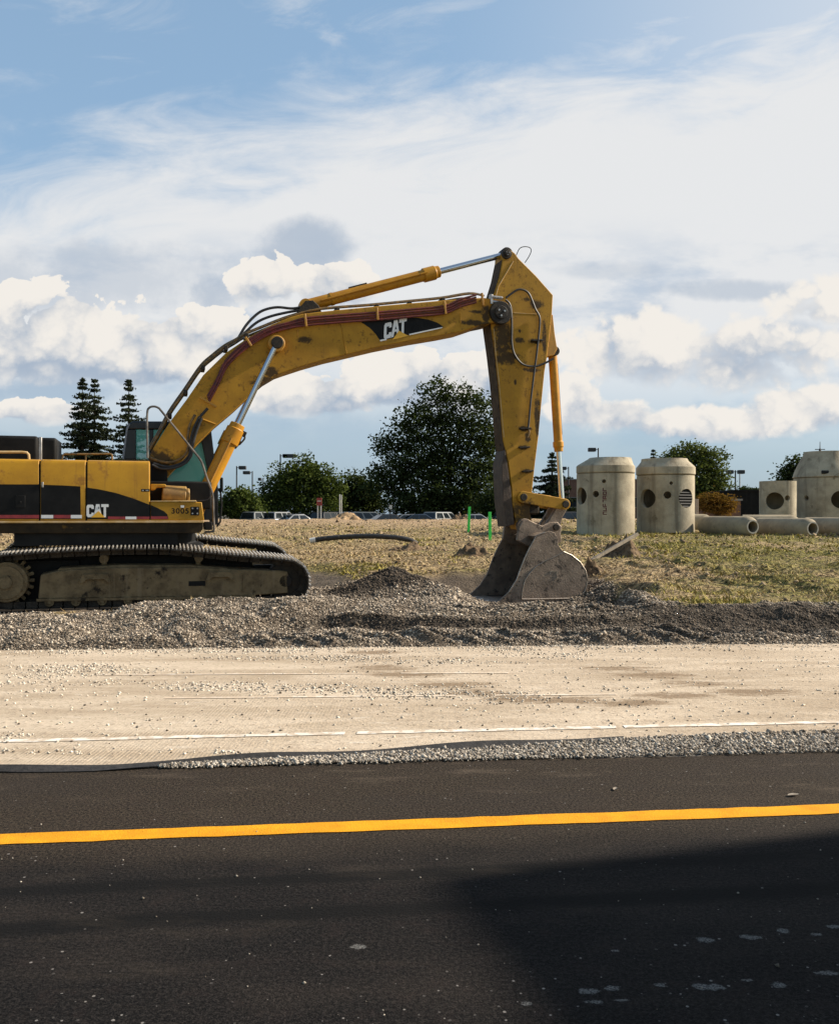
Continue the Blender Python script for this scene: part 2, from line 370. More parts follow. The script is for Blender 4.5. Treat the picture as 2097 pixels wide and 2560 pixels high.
def build_ground():
    def axis(dense, grow, end):
        a = list(dense); s = a[1]-a[0]
        p = a[-1]
        while p < end: s = s*grow; p += s; a.append(p)
        return a
    xp = axis(np.arange(0, 9.0, .055), 1.12, 2200); xs = np.array([-p for p in xp[:0:-1]] + xp)
    yp = axis(np.arange(10.4, 20.4, .055), 1.014, 75); yp = yp + axis(yp[-2:], 1.2, 3500)[2:]
    yn = [-400, -150, -60, -30, -15, -5, 0, 3, 6, 8, 9.5]
    ys = np.array(yn + list(yp))
    X, Y = np.meshgrid(xs, ys); z, g, dmp_shade = terrain(X.ravel(), Y.ravel())
    n, m = len(xs), len(ys)
    V = np.stack([X.ravel(), Y.ravel(), z], 1)
    i = np.arange((m-1)*n).reshape(m-1, n)[:, :-1].ravel()
    F = np.stack([i, i+1, i+n+1, i+n], 1)
    M = bpy.data.materials.new('earth'); M.use_nodes = True; t = NT(M.node_tree); b = t.n['Principled BSDF']
    v = t.node('ShaderNodeTexCoord').outputs['Object']
    ga = t.node('ShaderNodeAttribute', attribute_name='gravel').outputs['Fac']; da = t.node('ShaderNodeAttribute', attribute_name='damp_shade').outputs['Fac']
    big = t.noise(v, .32, 5, .6); mid = t.noise(t.mapping(v, (.8, 2.2, 1)), 1.2, 6, .65); fine = t.noise(v, 14, 5, .65); vf = t.noise(v, 55, 3, .6)
    straw = t.mix(t.sm(fine, .40, .60), (.10, .064, .032), (.50, .37, .205))
    green = t.mix(t.sm(fine, .40, .60), (.055, .050, .014), (.30, .255, .075))
    px = t.sep(v)
    gm = t.m('ADD', t.m('MULTIPLY', t.m('SUBTRACT', big, .5), 2.2), t.m('MULTIPLY', t.m('SUBTRACT', mid, .5), 1.6))
    gm = t.m('ADD', gm, t.m('MULTIPLY', t.sm(px[0], .5, 8.0), .34))
    fld = t.mix(t.sm(gm, -.05, .55), straw, green)
    fld = t.mix(t.m('MULTIPLY', t.sm(t.noise(t.mapping(v, (1.0, 3.0, 1)), 1.9, 6, .7), .54, .66), .85), fld, (.050, .036, .022)); fld = t.mix(t.m('MULTIPLY', t.sm(vf, .60, .72), .7), fld, (.50, .40, .27))        # bare soil patches
    fld = t.mix(t.m('MULTIPLY', t.sm(px[1], 60, 75), .9), fld, (.07, .068, .065))         # car park asphalt beyond the ridge
    ridge = t.m('MULTIPLY', t.sm(px[1], 38, 45), t.m('SUBTRACT', 1, t.sm(px[1], 52, 58)))
    fld = t.mix(t.m('MULTIPLY', ridge, t.sm(mid, .35, .6)), fld, (.42, .29, .18))
    gc = t.mix(t.sm(vf, .3, .7), (.050, .038, .028), (.24, .19, .14))
    gc = t.mix(t.m('MULTIPLY', t.sm(fine, .45, .7), .5), gc, (.14, .115, .09))
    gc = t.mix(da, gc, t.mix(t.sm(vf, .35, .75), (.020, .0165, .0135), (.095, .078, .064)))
    c = t.mix(ga, fld, gc)
    t.put(b.inputs['Base Color'], c); b.inputs['Roughness'].default_value = .95; b.inputs['Specular IOR Level'].default_value = .15
    bn = t.node('ShaderNodeBump'); bn.inputs['Strength'].default_value = 1.0; bn.inputs['Distance'].default_value = .08
    t.put(bn.inputs['Height'], t.m('ADD', t.m('MULTIPLY', fine, .8), t.m('MULTIPLY', vf, .4))); t.l.new(bn.outputs[0], b.inputs['Normal'])
    o = mesh_np('ground', V, F, M, smooth=True, attrs={'gravel': g, 'damp_shade': dmp_shade}); o['kind'] = 'structure'

def ground_px(x, y, z=0.0):
    Y = FPX*(EYE-z)/(y-HY); return Vector(((x-CX)/FPX*Y, Y, z))

def strip(name, pts, z, m, thick=0.0, kind='structure', sub=1):
    """flat sheet through outline points (already on the ground)"""
    b = MB(); vs = [(p[0], p[1], z) for p in pts]
    b.add(vs, [tuple(range(len(vs)))]); o = b.build(name, m, smooth=False)
    if kind: o['kind'] = kind
    return o

def blots(t, p, v, c):
    """worn grey paint spilled on the new asphalt, and a film of site dust"""
    bl = [(1456,1944,46,15),(1552,1938,54,12),(1618,1925,28,14),(1688,1932,30,8),(1722,1916,34,10),(1712,2012,64,11),(1610,2036,48,16),(1460,2041,80,18),(1546,2027,30,8),(1366,2037,28,11),(1216,2050,60,14),(1268,2043,44,12),(1228,2072,44,10),(1286,2068,40,5),(1086,2075,30,12),(1272,1966,24,6),(740,1958,40,14)]
    tot = None
    for x, y, w, h in bl:
        g = ground_px(x, y); e = ground_px(x+w*.5, y); d = abs(ground_px(x, y-h*.5).y-g.y)
        du = t.m('DIVIDE', t.m('SUBTRACT', p[0], g.x), e.x-g.x); dv = t.m('DIVIDE', t.m('SUBTRACT', p[1], g.y), d)
        r = t.m('ADD', t.m('MULTIPLY', du, du), t.m('MULTIPLY', dv, dv)); tot = r if tot is None else t.m('MINIMUM', tot, r)
    edge = t.m('ADD', tot, t.m('MULTIPLY', t.m('SUBTRACT', t.noise(v, 26, 5, .7), .5), 3.4))
    c = t.mix(t.m('MULTIPLY', t.m('SUBTRACT', 1, t.sm(edge, .35, .75)), t.sm(t.noise(v, 140, 2, .6), .30, .62)), c, (.15, .145, .135))
    dust = t.m('MULTIPLY', t.sm(t.noise(t.mapping(v, (.5, 1.6, 1)), 2.4, 7, .7), .52, .75), t.m('ADD', .10, t.m('MULTIPLY', t.sm(p[1], 4.9, 5.9), .45)))
    return t.mix(dust, c, (.155, .118, .085))

def asphalt_mat():
    M = bpy.data.materials.new('asphalt'); M.use_nodes = True; t = NT(M.node_tree); b = t.n['Principled BSDF']
    v = t.node('ShaderNodeTexCoord').outputs['Object']; p = t.sep(v)
    q = t.m('SUBTRACT', p[1], t.m('MULTIPLY', p[0], .115))
    wob = t.m('MULTIPLY', t.m('SUBTRACT', t.noise(t.mapping(v, (.25, 1, 1)), 1.6, 4, .6), .5), .16)
    qw = t.m('ADD', q, wob)
    f = t.noise(v, 170, 3, .7); f2 = t.noise(v, 60, 4, .65); patch = t.noise(t.mapping(v, (.6, 1.4, 1)), 1.1, 6, .6)
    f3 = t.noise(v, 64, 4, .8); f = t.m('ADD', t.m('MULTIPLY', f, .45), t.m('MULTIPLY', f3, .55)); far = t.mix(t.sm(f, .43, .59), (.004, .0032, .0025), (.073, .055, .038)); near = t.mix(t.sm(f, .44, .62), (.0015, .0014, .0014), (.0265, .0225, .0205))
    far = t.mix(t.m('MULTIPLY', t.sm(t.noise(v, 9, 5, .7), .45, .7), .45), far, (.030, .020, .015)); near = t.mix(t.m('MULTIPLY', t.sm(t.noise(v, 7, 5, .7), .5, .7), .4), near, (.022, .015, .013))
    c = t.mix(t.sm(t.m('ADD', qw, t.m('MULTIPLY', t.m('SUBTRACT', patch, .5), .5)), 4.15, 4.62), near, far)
    c = t.mix(t.m('MULTIPLY', t.sm(patch, .42, .7), .5), c, t.mix(t.sm(f, .38, .68), (.012, .0095, .008), (.062, .049, .039)))
    for q0, w in ((4.05, .045), (3.677, .05), (2.2, .06)):          # rubber from tyres
        bandm = t.m('SUBTRACT', 1, t.sm(t.m('ABSOLUTE', t.m('SUBTRACT', qw, q0)), w*.5, w*1.9))
        c = t.mix(t.m('MULTIPLY', bandm, .85), c, (.0045, .0042, .004))
    cell = t.node('ShaderNodeTexVoronoi'); t.put(cell.inputs['Vector'], v); cell.inputs['Scale'].default_value = 62
    rnd = t.sep(cell.outputs['Color'])
    dots = t.m('MULTIPLY', t.m('GREATER_THAN', rnd[0], t.m('SUBTRACT', .985, t.m('MULTIPLY', t.sm(q, 3.6, 2.6), .09))), t.m('LESS_THAN', cell.outputs['Distance'], t.m('MULTIPLY', rnd[1], .42)))
    c = t.mix(t.m('MULTIPLY', dots, t.m('MULTIPLY', t.m('ADD', .25, rnd[2]), .7)), c, (.24, .22, .20))
    c = blots(t, p, v, c)
    t.put(b.inputs['Base Color'], c); b.inputs['Roughness'].default_value = .9; b.inputs['Specular IOR Level'].default_value = .12
    bn = t.node('ShaderNodeBump'); bn.inputs['Strength'].default_value = .8; bn.inputs['Distance'].default_value = .007
    t.put(bn.inputs['Height'], t.m('ADD', f2, f)); t.l.new(bn.outputs[0], b.inputs['Normal'])
    return M

def concrete_mat():
    M = bpy.data.materials.new('milled_concrete'); M.use_nodes = True; t = NT(M.node_tree); b = t.n['Principled BSDF']
    v = t.node('ShaderNodeTexCoord').outputs['Object']; p = t.sep(v)
    lng = t.mapping(v, (.32, 1.5, 1)); n1 = t.noise(lng, 1.3, 7, .65, .5); n2 = t.noise(v, 26, 5, .7); n3 = t.noise(t.mapping(v, (.6, 1.9, 1)), 2.6, 8, .74, .8)
    c = t.mix(t.sm(n1, .33, .66), (.40, .312, .218), (.58, .475, .355))
    c = t.mix(t.m('MULTIPLY', t.sm(n2, .50, .70), .75), c, (.26, .20, .145)); n5 = t.noise(t.mapping(v, (.7, 1.8, 1)), 6, 6, .72); c = t.mix(t.m('MULTIPLY', t.sm(n5, .54, .70), .5), c, (.30, .225, .155)); c = t.mix(t.m('MULTIPLY', t.sm(n5, .44, .30), .55), c, (.66, .58, .47))
    pts = [ground_px(x, y) for x, y in [(760,1352),(800,1383),(850,1398),(930,1418),(1000,1438),(1080,1450),(1180,1452),(1290,1457),(1400,1442),(1270,1386),(1350,1399),(1450,1418),(1560,1436)]]
    tr = None
    for g in pts:
        du = t.m('DIVIDE', t.m('SUBTRACT', p[0], g.x), .42); dv = t.m('DIVIDE', t.m('SUBTRACT', p[1], g.y), .17)
        dd = t.m('ADD', t.m('MULTIPLY', du, du), t.m('MULTIPLY', dv, dv)); tr = dd if tr is None else t.m('MINIMUM', tr, dd)
    tr = t.m('SUBTRACT', 1, t.sm(t.m('ADD', tr, t.m('ADD', t.m('MULTIPLY', t.m('SUBTRACT', n3, .5), 5.5), t.m('MULTIPLY', t.m('SUBTRACT', n2, .5), 3.5))), .1, 1.3))
    c = t.mix(t.m('MULTIPLY', tr, .88), c, (.215, .148, .09))
    c = t.mix(t.m('MULTIPLY', t.sm(n3, .60, .72), .75), c, (.68, .61, .51))
    c = t.mix(t.m('MULTIPLY', t.sm(n3, .30, .22), .5), c, (.30, .225, .155))
    n4 = t.noise(v, 90, 3, .7); c = t.mix(t.m('MULTIPLY', t.sm(n4, .58, .72), .6), c, (.17, .13, .09)); c = t.mix(t.m('MULTIPLY', t.sm(n4, .42, .30), .5), c, (.64, .56, .46))
    t.put(b.inputs['Base Color'], c); b.inputs['Roughness'].default_value = .95; b.inputs['Specular IOR Level'].default_value = .15
    # milling grooves, strong at the left and worn away towards the right
    w = t.node('ShaderNodeTexWave', wave_type='BANDS', bands_direction='X'); t.put(w.inputs['Vector'], t.mapping(v, (1, .12, 1))); w.inputs['Scale'].default_value = 11.5
    w.inputs['Distortion'].default_value = 1.2; w.inputs['Detail'].default_value = 2
    gro = t.m('MULTIPLY', w.outputs['Fac'], t.m('MULTIPLY', t.sm(t.m('ADD', p[0], t.m('MULTIPLY', t.m('SUBTRACT', n1, .5), 6)), .2, -3.6), .16))
    bn = t.node('ShaderNodeBump'); bn.inputs['Strength'].default_value = .85; bn.inputs['Distance'].default_value = .014
    t.put(bn.inputs['Height'], t.m('ADD', t.m('MULTIPLY', n2, .9), t.m('ADD', gro, t.m('MULTIPLY', n3, .8)))); t.l.new(bn.outputs[0], b.inputs['Normal'])
    return M

def stones(name, P, size, m, tone, flat=.75, parent=None):
    """many small angular stones in one mesh (uncountable gravel)"""
    n = len(P)
    base = np.array([[1,0,0],[-1,0,0],[0,1,0],[0,-1,0],[0,0,1],[0,0,-1]], float)
    tri = np.array([[0,2,4],[2,1,4],[1,3,4],[3,0,4],[2,0,5],[1,2,5],[3,1,5],[0,3,5]])
    V = base[None]*RNG.uniform(.6, 1.25, (n, 6, 1))*np.asarray(size)[:, None, None]
    V = V + RNG.uniform(-.25, .25, (n, 6, 3))*np.asarray(size)[:, None, None]
    a = RNG.uniform(0, 2*np.pi, n); tl = RNG.uniform(-.6, .6, n)
    ca, sa = np.cos(a), np.sin(a); ct, st = np.cos(tl), np.sin(tl)
    x = V[..., 0]*ct[:, None]-V[..., 2]*st[:, None]; z = V[..., 0]*st[:, None]+V[..., 2]*ct[:, None]; y = V[..., 1]
    V = np.stack([x*ca[:, None]-y*sa[:, None], x*sa[:, None]+y*ca[:, None], z*flat], -1) + np.asarray(P)[:, None, :]
    F = (tri[None]+(np.arange(n)*6)[:, None, None]).reshape(-1, 3)
    o = mesh_np(name, V.reshape(-1, 3), F, m, parent=parent, tone=np.repeat(tone, 6))
    o['kind'] = 'stuff'; return o

def build_road():
    asp = asphalt_mat()
    def edge(x0, y0, x1, y1, X):                                   # line on the ground through two photo points, at X
        a, b = ground_px(x0, y0), ground_px(x1, y1); m = (b.y-a.y)/(b.x-a.x); return a.y+m*(X-a.x)
    L, R = -60, 60
    ae = lambda X: edge(0, 1597, 1736, 1556, X)
    xs = np.linspace(-14, 14, 141)
    pts = [(L, -40), (R, -40), (R, ae(R))] + [(x, ae(x)+.018*math.sin(x*3.1)+.012*math.sin(x*9.7)) for x in xs[::-1]] + [(L, ae(L))]
    b = MB(); b.prism(pts, -.12, 0.0, ax='uv'); o = b.build('road', asp, smooth=False); o['kind'] = 'structure'
    conc = concrete_mat()
    def ce(X):                                                     # near edge of the old concrete, torn back towards the right
        px = [0, 250, 400, 560, 700, 900, 1080, 1250, 1400, 1736]; py = [1594, 1586, 1579, 1567, 1560, 1549, 1540, 1530, 1527, 1519]
        G = [ground_px(a, c) for a, c in zip(px, py)]
        if X < G[0].x: return G[0].y+.1*(X-G[0].x)
        if X > G[-1].x: return G[-1].y+.1*(X-G[-1].x)
        return float(np.interp(X, [g.x for g in G], [g.y for g in G]))
    pts = [(L, ce(L))] + [(x, ce(x)+.012*math.sin(x*7)+.01*math.sin(x*17.3)) for x in xs] + [(R, ce(R)), (R, 12.2+.055*R), (L, 12.2+.055*L)]
    b = MB(); b.prism(pts, -.12, .012, ax='uv'); o = b.build('old_road', conc, smooth=False); o['kind'] = 'structure'
    yel = mat('yellow_paint', (.76, .345, .012), (.64, .27, .010), 5, .85, spec=.15, bump=.4, bscale=120, dirt=((.52, .26, .05), .60, 70, (.30, .16, .04), .68, 14, (.05, .035, .02), .74, 55))
    def line(name, x0, y0, x1, y1, w, z, m, Xa=-40, Xb=40, gaps=0, seed=1):
        r = random.Random(seed); a, c = ground_px(x0, y0, z), ground_px(x1, y1, z); k = (c.y-a.y)/(c.x-a.x)
        b = MB(); X = Xa
        while X < Xb:
            step = .12; n = max(2, int((Xb-X)/step))
            if gaps: n = min(n, r.randint(3, 22))
            top = [(X+i*step, a.y+k*(X+i*step-a.x)+w/2+r.uniform(-.006, .006)) for i in range(n+1)]
            bot = [(X+i*step, a.y+k*(X+i*step-a.x)-w/2+r.uniform(-.006, .006)) for i in range(n+1)]
            vs = [(x, y, z) for x, y in bot]+[(x, y, z) for x, y in top]
            b.add(vs, [(i, i+1, n+2+i, n+1+i) for i in range(n)]); X += n*step+(r.uniform(.02, gaps) if gaps else 0)
        o = b.build(name, m, smooth=False); o['kind'] = 'structure'; return o
    line('road_line', 0, 1735.5, 1736, 1672.5, .150, .004, yel)
    wht = mat('white_paint', (.78, .73, .65), (.66, .58, .48), 7, .85, dirt=((.52, .42, .31), .47, 9, (.40, .31, .22), .62, 50)); wht2 = mat('worn_white_paint', (.72, .64, .53), (.62, .51, .39), 6, .85, dirt=((.58, .455, .325), .42, 14, (.45, .35, .25), .66, 50))
    line('road_line', 0, 1533, 1736, 1493, .080, .0165, wht, -9, 9, .22, 3)
    line('road_line', 330, 1395, 1736, 1388, .055, .0165, wht2, -3.2, .9, .45, 5)
    line('road_line', 330, 1444, 1736, 1432, .05, .0165, wht2, -2.2, 1.8, .9, 6)
    # black strip laid in as the shade of the old road's broken edge
    rub = mat('edge_shade', (.012, .011, .011), (.03, .027, .025), 20, .9, bump=.4)
    b = MB(); r = random.Random(4); up = []; dn = []
    for x in np.linspace(-4.6, 1.45, 90):
        w = .045+.03*math.sin(x*2.3)+.02*math.sin(x*5.1); w = max(.022, w)*np.interp(x, [-4.6, -2.6, -.6, .6, 1.45], [.25, .45, 1.2, .8, .4])
        y = ce(x)-.012; up.append((x, y+.004, .030+.012*math.sin(x*4))); dn.append((x, y-w-.03, .007+.008*max(0, math.sin(x*6.3))))
    n = len(up); vs = up+dn; vs += [(p[0], p[1], p[2]-.004) for p in vs]
    fs = []
    for i in range(n-1):
        fs += [(i, n+i, n+i+1, i+1), (2*n+i, 2*n+i+1, 3*n+i+1, 3*n+i), (i, i+1, 2*n+i+1, 2*n+i), (n+i, 3*n+i, 3*n+i+1, n+i+1)]
    b.add(vs, fs); tag(b.build('edge_shade_strip', rub), 'black strip drawn as shade along the near edge of the pale old road', 'shade strip')

def build_stones():
    gm = mat('gravel_stone', (.048, .036, .026), (.095, .072, .052), 3, .9, tone=(.68, .57, .44), spec=.2)
    wm = mat('white_stone', (.12, .098, .075), (.07, .056, .043), 5, .9, tone=(.54, .48, .40), spec=.1)
    # loose bank
    n = 150000
    X = RNG.uniform(-7.2, 7.2, n); q = 10.86+RNG.beta(1.2, 1.5, n)*2.9; Y = q+.055*X
    z, g, d = terrain(X, Y); s = RNG.gamma(2.0, .0032, n)+.0042
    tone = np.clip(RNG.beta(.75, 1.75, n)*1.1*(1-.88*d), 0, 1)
    keep = g > .3
    stones('gravel', np.stack([X, Y, z+.2*s], 1)[keep], s[keep], gm, tone[keep])
    # dark pile, trench and pad beyond the bank
    n = 52000; X = RNG.uniform(-3.4, 4.6, n); Y = RNG.uniform(13.2, 19.5, n); z, g, d = terrain(X, Y); keep = (g > .5) & (RNG.uniform(0, 1, n) < .9)
    s = RNG.gamma(2.6, .0050, n)+.006
    stones('gravel', np.stack([X, Y, z+.2*s], 1)[keep], s[keep], gm, np.clip(RNG.beta(.9, 2.4, n)*(1-.95*d), 0, 1)[keep])  # pile stones darkened too, for the stick's painted shade
    # white crushed stone in the joint between the roads
    n = 26000; px = RNG.uniform(330, 1760, n); f = RNG.uniform(0, 1, n)
    hi = np.interp(px, [330, 400, 700, 900, 1250, 1400, 1736], [1588, 1582, 1566, 1553, 1533, 1524, 1512]); lo = 1597-(1597-1556)*px/1736-2+np.abs(RNG.normal(0, 2.2, n))
    py = lo+(hi-lo)*f; Yg = FPX*EYE/(py-HY); Xg = (px-CX)/FPX*Yg; s = RNG.gamma(2.2, .0022, n)+.0025
    stones('gravel', np.stack([Xg, Yg, np.full(n, .004)+.3*s+.010*RNG.uniform(0, 1, n)], 1), s, wm, RNG.beta(.8, .9, n))
    b = MB(); V = [ground_px(x, y) for x, y in [(330,1592),(900,1577),(1760,1555),(1760,1514),(1400,1524),(1250,1532),(900,1552),(600,1570),(330,1588)]]
    b.add([(p.x, p.y, -.004) for p in V], [tuple(range(len(V)))])
    o = b.build('gravel_bed', mat('bed', (.06, .053, .045), (.16, .14, .12), 60, .95), smooth=False); o['kind'] = 'structure'
    # loose pebbles on the old road, in drifts
    n = 110000; X = RNG.uniform(-6.5, 6.8, n); Y = RNG.uniform(6.0, 11.6, n)
    d = fbm(X*.55, Y*1.7, 71, 4)+.35*fbm(X*3, Y*6, 75, 2); p = sstep(d, .10, 1.0)*.62+.030+.22*(1-sstep(np.abs(Y-.055*X-10.75), .05, .45))
    keep = (RNG.uniform(0, 1, n) < p) & (Y > 6.05+.09*X); X, Y = X[keep], Y[keep]; k = len(X); s = RNG.gamma(2.2, .0028, k)+.003
    s = np.minimum(s, .015); s = np.where(RNG.uniform(0, 1, k) < .004, s*1.5, s)
    tone = np.where(RNG.uniform(0, 1, k) < .22, RNG.uniform(0, .12, k), RNG.uniform(.45, 1, k))
    pm = mat('pebble', (.055, .045, .035), (.11, .085, .06), 4, .9, tone=(.82, .73, .60), spec=.2)
    stones('pebbles', np.stack([X, Y, .012+.3*s], 1), s, pm, tone)
    # grit on the new asphalt
    n = 260; X = RNG.uniform(-3, 3.4, n); Y = RNG.uniform(2.7, 5.8, n); s = RNG.gamma(2, .0012, n)+.0012
    stones('pebbles', np.stack([X, Y, .3*s], 1), s, wm, RNG.uniform(0, .7, n))
    # clods in the field
    n = 42000; X = RNG.uniform(-16, 22, n); Y = 13.3+RNG.beta(1, 1.6, n)*34; z, g, d = terrain(X, Y)
    dd = fbm(X*.5, Y*.5, 81, 4); keep = (g < .3) & (RNG.uniform(0, 1, n) < .12+.8*sstep(dd, .1, .9)); s = (RNG.gamma(1.2, .014, n)+.010)*(.6+Y/45)
    cm = mat('clod', (.050, .034, .021), (.10, .068, .042), 6, .95, tone=(.50, .38, .24), spec=.1)
    stones('soil_clods', np.stack([X, Y, z+.2*s], 1)[keep], s[keep], cm, RNG.beta(1.4, 2, n)[keep])

def build_grass():
    """dry stubble and short grass, thousands of small blades"""
    n = 95000; Y = 13.1+RNG.beta(.9, 1.9, n)*36; X = RNG.uniform(-1, 1, n)*(Y*.50+1.5)
    z, g, d = terrain(X, Y, False); keep = g < .45
    X, Y, z = X[keep], Y[keep], z[keep]; n = len(X)
    gr = sstep(1.1*fbm(X*.32, Y*.32, 61, 4)+.6*fbm(X*1.1, Y*1.1, 65, 3)+.10*(X-3.2), .0, 1.0)
    thin = RNG.uniform(0, 1, n) < .35+.65*sstep(fbm(X*.9, Y*1.6, 91, 3), -.5, .4); X, Y, z, gr = X[thin], Y[thin], z[thin], gr[thin]; n = len(X)
    h = RNG.gamma(3, .011, n)+.012; h = h*(.8+.5*gr)*(.75+Y/55); a = RNG.uniform(0, 2*np.pi, n); w = .007+.0011*Y*.6
    lean = RNG.normal(0, .7, (n, 2))*h[:, None]
    c = np.stack([X, Y, z-.01], 1); dx = np.stack([np.cos(a)*w, np.sin(a)*w, np.zeros(n)], 1)
    V = np.stack([c-dx, c+dx, c+np.stack([lean[:, 0], lean[:, 1], h], 1)], 1)
    tone = np.clip(gr+RNG.normal(0, .18, n), 0, 1)
    M = bpy.data.materials.new('grass_blades'); M.use_nodes = True; t = NT(M.node_tree); b = t.n['Principled BSDF']
    at = t.node('ShaderNodeAttribute', attribute_name='tone').outputs['Fac']; vv = t.node('ShaderNodeTexCoord').outputs['Object']
    c1 = t.mix(t.sm(t.noise(vv, 9, 3), .35, .65), (.21, .14, .065), (.56, .43, .245)); c2 = t.mix(t.sm(t.noise(vv, 9, 3), .35, .65), (.15, .13, .028), (.44, .37, .085))
    t.put(b.inputs['Base Color'], t.mix(at, c1, c2)); b.inputs['Roughness'].default_value = .9; b.inputs['Specular IOR Level'].default_value = .15
    o = mesh_np('grass', V.reshape(-1, 3), np.arange(3*n).reshape(n, 3), M, tone=np.repeat(tone, 3)); o['kind'] = 'stuff'
# ------------------------------------------------------------------ excavator
LET = {'C': [(1,.66),(1,.86),(.86,1),(.16,1),(0,.86),(0,.14),(.16,0),(.86,0),(1,.14),(1,.36),(.66,.36),(.66,.24),(.34,.24),(.34,.76),(.66,.76),(.66,.66)],
       'A': [(0,0),(.30,1),(.70,1),(1,0),(.70,0),(.62,.30),(.38,.30),(.30,0)],
       'T': [(0,1),(0,.78),(.34,.78),(.34,0),(.66,0),(.66,.78),(1,.78),(1,1)]}
def build_excavator():
    ex = empty('excavator', (MO[0], MO[1], 0), TH)
    tag(ex, 'big yellow tracked excavator with raised boom and bucket resting on the gravel', 'excavator')
    brown = (.075, .045, .018)
    yel = mat('yellow_enamel', (.43, .222, .012), (.34, .166, .010), 1.6, .5, spec=.3, bump=.08, bscale=90, dirt=((.26, .12, .018), .57, 4, brown, .69, 9, (.30, .14, .02), .60, 40), streak=((.20, .095, .017), 6, .56, .65))
    yel2 = mat('yellow_grimy', (.50, .24, .022), (.38, .175, .02), 2.2, .55, bump=.1, bscale=60, dirt=((.21, .105, .03), .56, 4, (.030, .021, .013), .66, 5.5, (.02, .015, .01), .66, 22), streak=((.16, .08, .02), 6, .58, .6))
    yhot = mat('cylinder_paint', (.50, .235, .016), (.41, .18, .013), 4, .45, spec=.3, dirt=((.20, .09, .018), .60, 9, (.14, .07, .02), .62, 40), streak=((.24, .11, .018), 9, .57, .6))
    deckm = mat('deck_dust', (.50, .36, .19), (.42, .25, .07), 6, .8, dirt=((.16, .09, .03), .6, 14))
    blk = mat('black_paint', (.008, .008, .008), (.014, .0135, .013), 3, .6, spec=.14, dirt=((.028, .024, .019), .68, 6))
    grease = mat('greasy_steel', (.013, .010, .008), (.036, .026, .016), 8, .65, bump=.3, spec=.3)
    dkd = mat('deck_grime', (.040, .026, .012), (.018, .013, .008), 3, .8, spec=.2, dirt=((.14, .075, .015), .60, 6))
    chrome = mat('chrome', (.62, .63, .66), None, 1, .16, 1.0)
    chromed = mat('dusty_chrome', (.55, .53, .50), (.40, .36, .32), 30, .34, .9)
    rub = mat('rubber_hose', (.015, .014, .014), (.03, .028, .026), 12, .5)
    red = mat('red_hose', (.150, .022, .016), (.085, .016, .013), 9, .45, dirt=((.06, .03, .02), .58, 18))
    pipe = mat('pipe_paint', (.24, .13, .03), (.07, .05, .025), 14, .5)
    shoe = mat('track_shoe', (.026, .021, .017), (.060, .048, .036), 7, .7, .2, bump=.25, spec=.25)
    edge = mat('worn_edge', (.62, .58, .52), (.40, .36, .31), 20, .42, .45)
    fr = mat('muddy_frame', (.220, .160, .088), (.115, .082, .046), 4, .9, spec=.15, bump=.35, bscale=30, dirt=((.022, .017, .013), .59, 2.5, (.03, .024, .018), .62, 16), streak=((.24, .18, .11), 8, .55, .6))
    rusty = mat('bucket_steel', (.160, .118, .085), (.275, .205, .150), 4, .62, .35, bump=.4, bscale=28, dirt=((.055, .043, .034), .55, 5, (.44, .36, .28), .62, 13, (.18, .08, .045), .66, 7, (.46, .38, .29), .66, 45))
    bedge = mat('polished_steel', (.40, .34, .28), (.26, .21, .165), 14, .42, .7, bump=.2)
    white = mat('white_decal', (.78, .77, .74), None, 1, .5); yd = mat('yellow_decal', (.80, .42, .03), None, 1, .45)
    redd = mat('red_tape', (.33, .030, .035), (.22, .02, .025), 9, .45); gl = None
    alu = mat('bare_alloy', (.46, .44, .42), (.33, .31, .29), 9, .4, .6)

    def decal(name, pts, v, m, par, th=.003):
        return MB().prism(mq(pts, v), v-th, v+.0005).build(name, m, par, smooth=False)
    def letters(x0, y0, x1, y1, v, par, lean, hgt, m, th=.004, slope=0):
        """three block capitals between two points of their baseline"""
        b = MB(); w = (x1-x0)/3.0
        for i, ch in enumerate('CAT'):
            ww = w*(.98 if ch != 'A' else 1.12); xo = x0+i*w-(w*.07 if ch == 'A' else 0)-(w*.06 if ch == 'T' else 0)
            hh = hgt*(1 if ch != 'C' else .96)
            pts = [(xo+s*ww+lean*t*hgt, y0+(y1-y0)*((xo+s*ww-x0)/(x1-x0))-t*hh) for s, t in LET[ch]]
            b.prism(mq(pts, v), v-th, v)
        b.build('lettering', m, par, smooth=False)

    # ---- undercarriage
    def loop():
        P = []
        top = mq([(0,1146.6),(60,1142.5),(114,1139),(229,1134),(343,1133),(420,1140),(496,1148),(560,1153)], 0)
        sc, sr, ic, ir = (-.50, .49), .475, (4.04, .415), .41
        P += [(sc[0]+sr*math.cos(a), sc[1]+sr*math.sin(a)) for a in np.linspace(math.radians(95), math.radians(270), 14)]
        P += [(u, .015) for u in np.linspace(-.3, 3.85, 20)]
        P += [(ic[0]+ir*math.cos(a), ic[1]+ir*math.sin(a)) for a in np.linspace(math.radians(-85), math.radians(72), 12)]
        P += top[::-1]
        P.append(P[0]); return P
    LP = loop()
    L = [0]
    for a, c in zip(LP[:-1], LP[1:]): L.append(L[-1]+math.dist(a, c))
    def at_len(s):
        s %= L[-1]; i = min(int(np.searchsorted(L, s, side='right'))-1, len(LP)-2); f = (s-L[i])/(L[i+1]-L[i]); a, c = LP[i], LP[i+1]
        return (a[0]+(c[0]-a[0])*f, a[1]+(c[1]-a[1])*f)
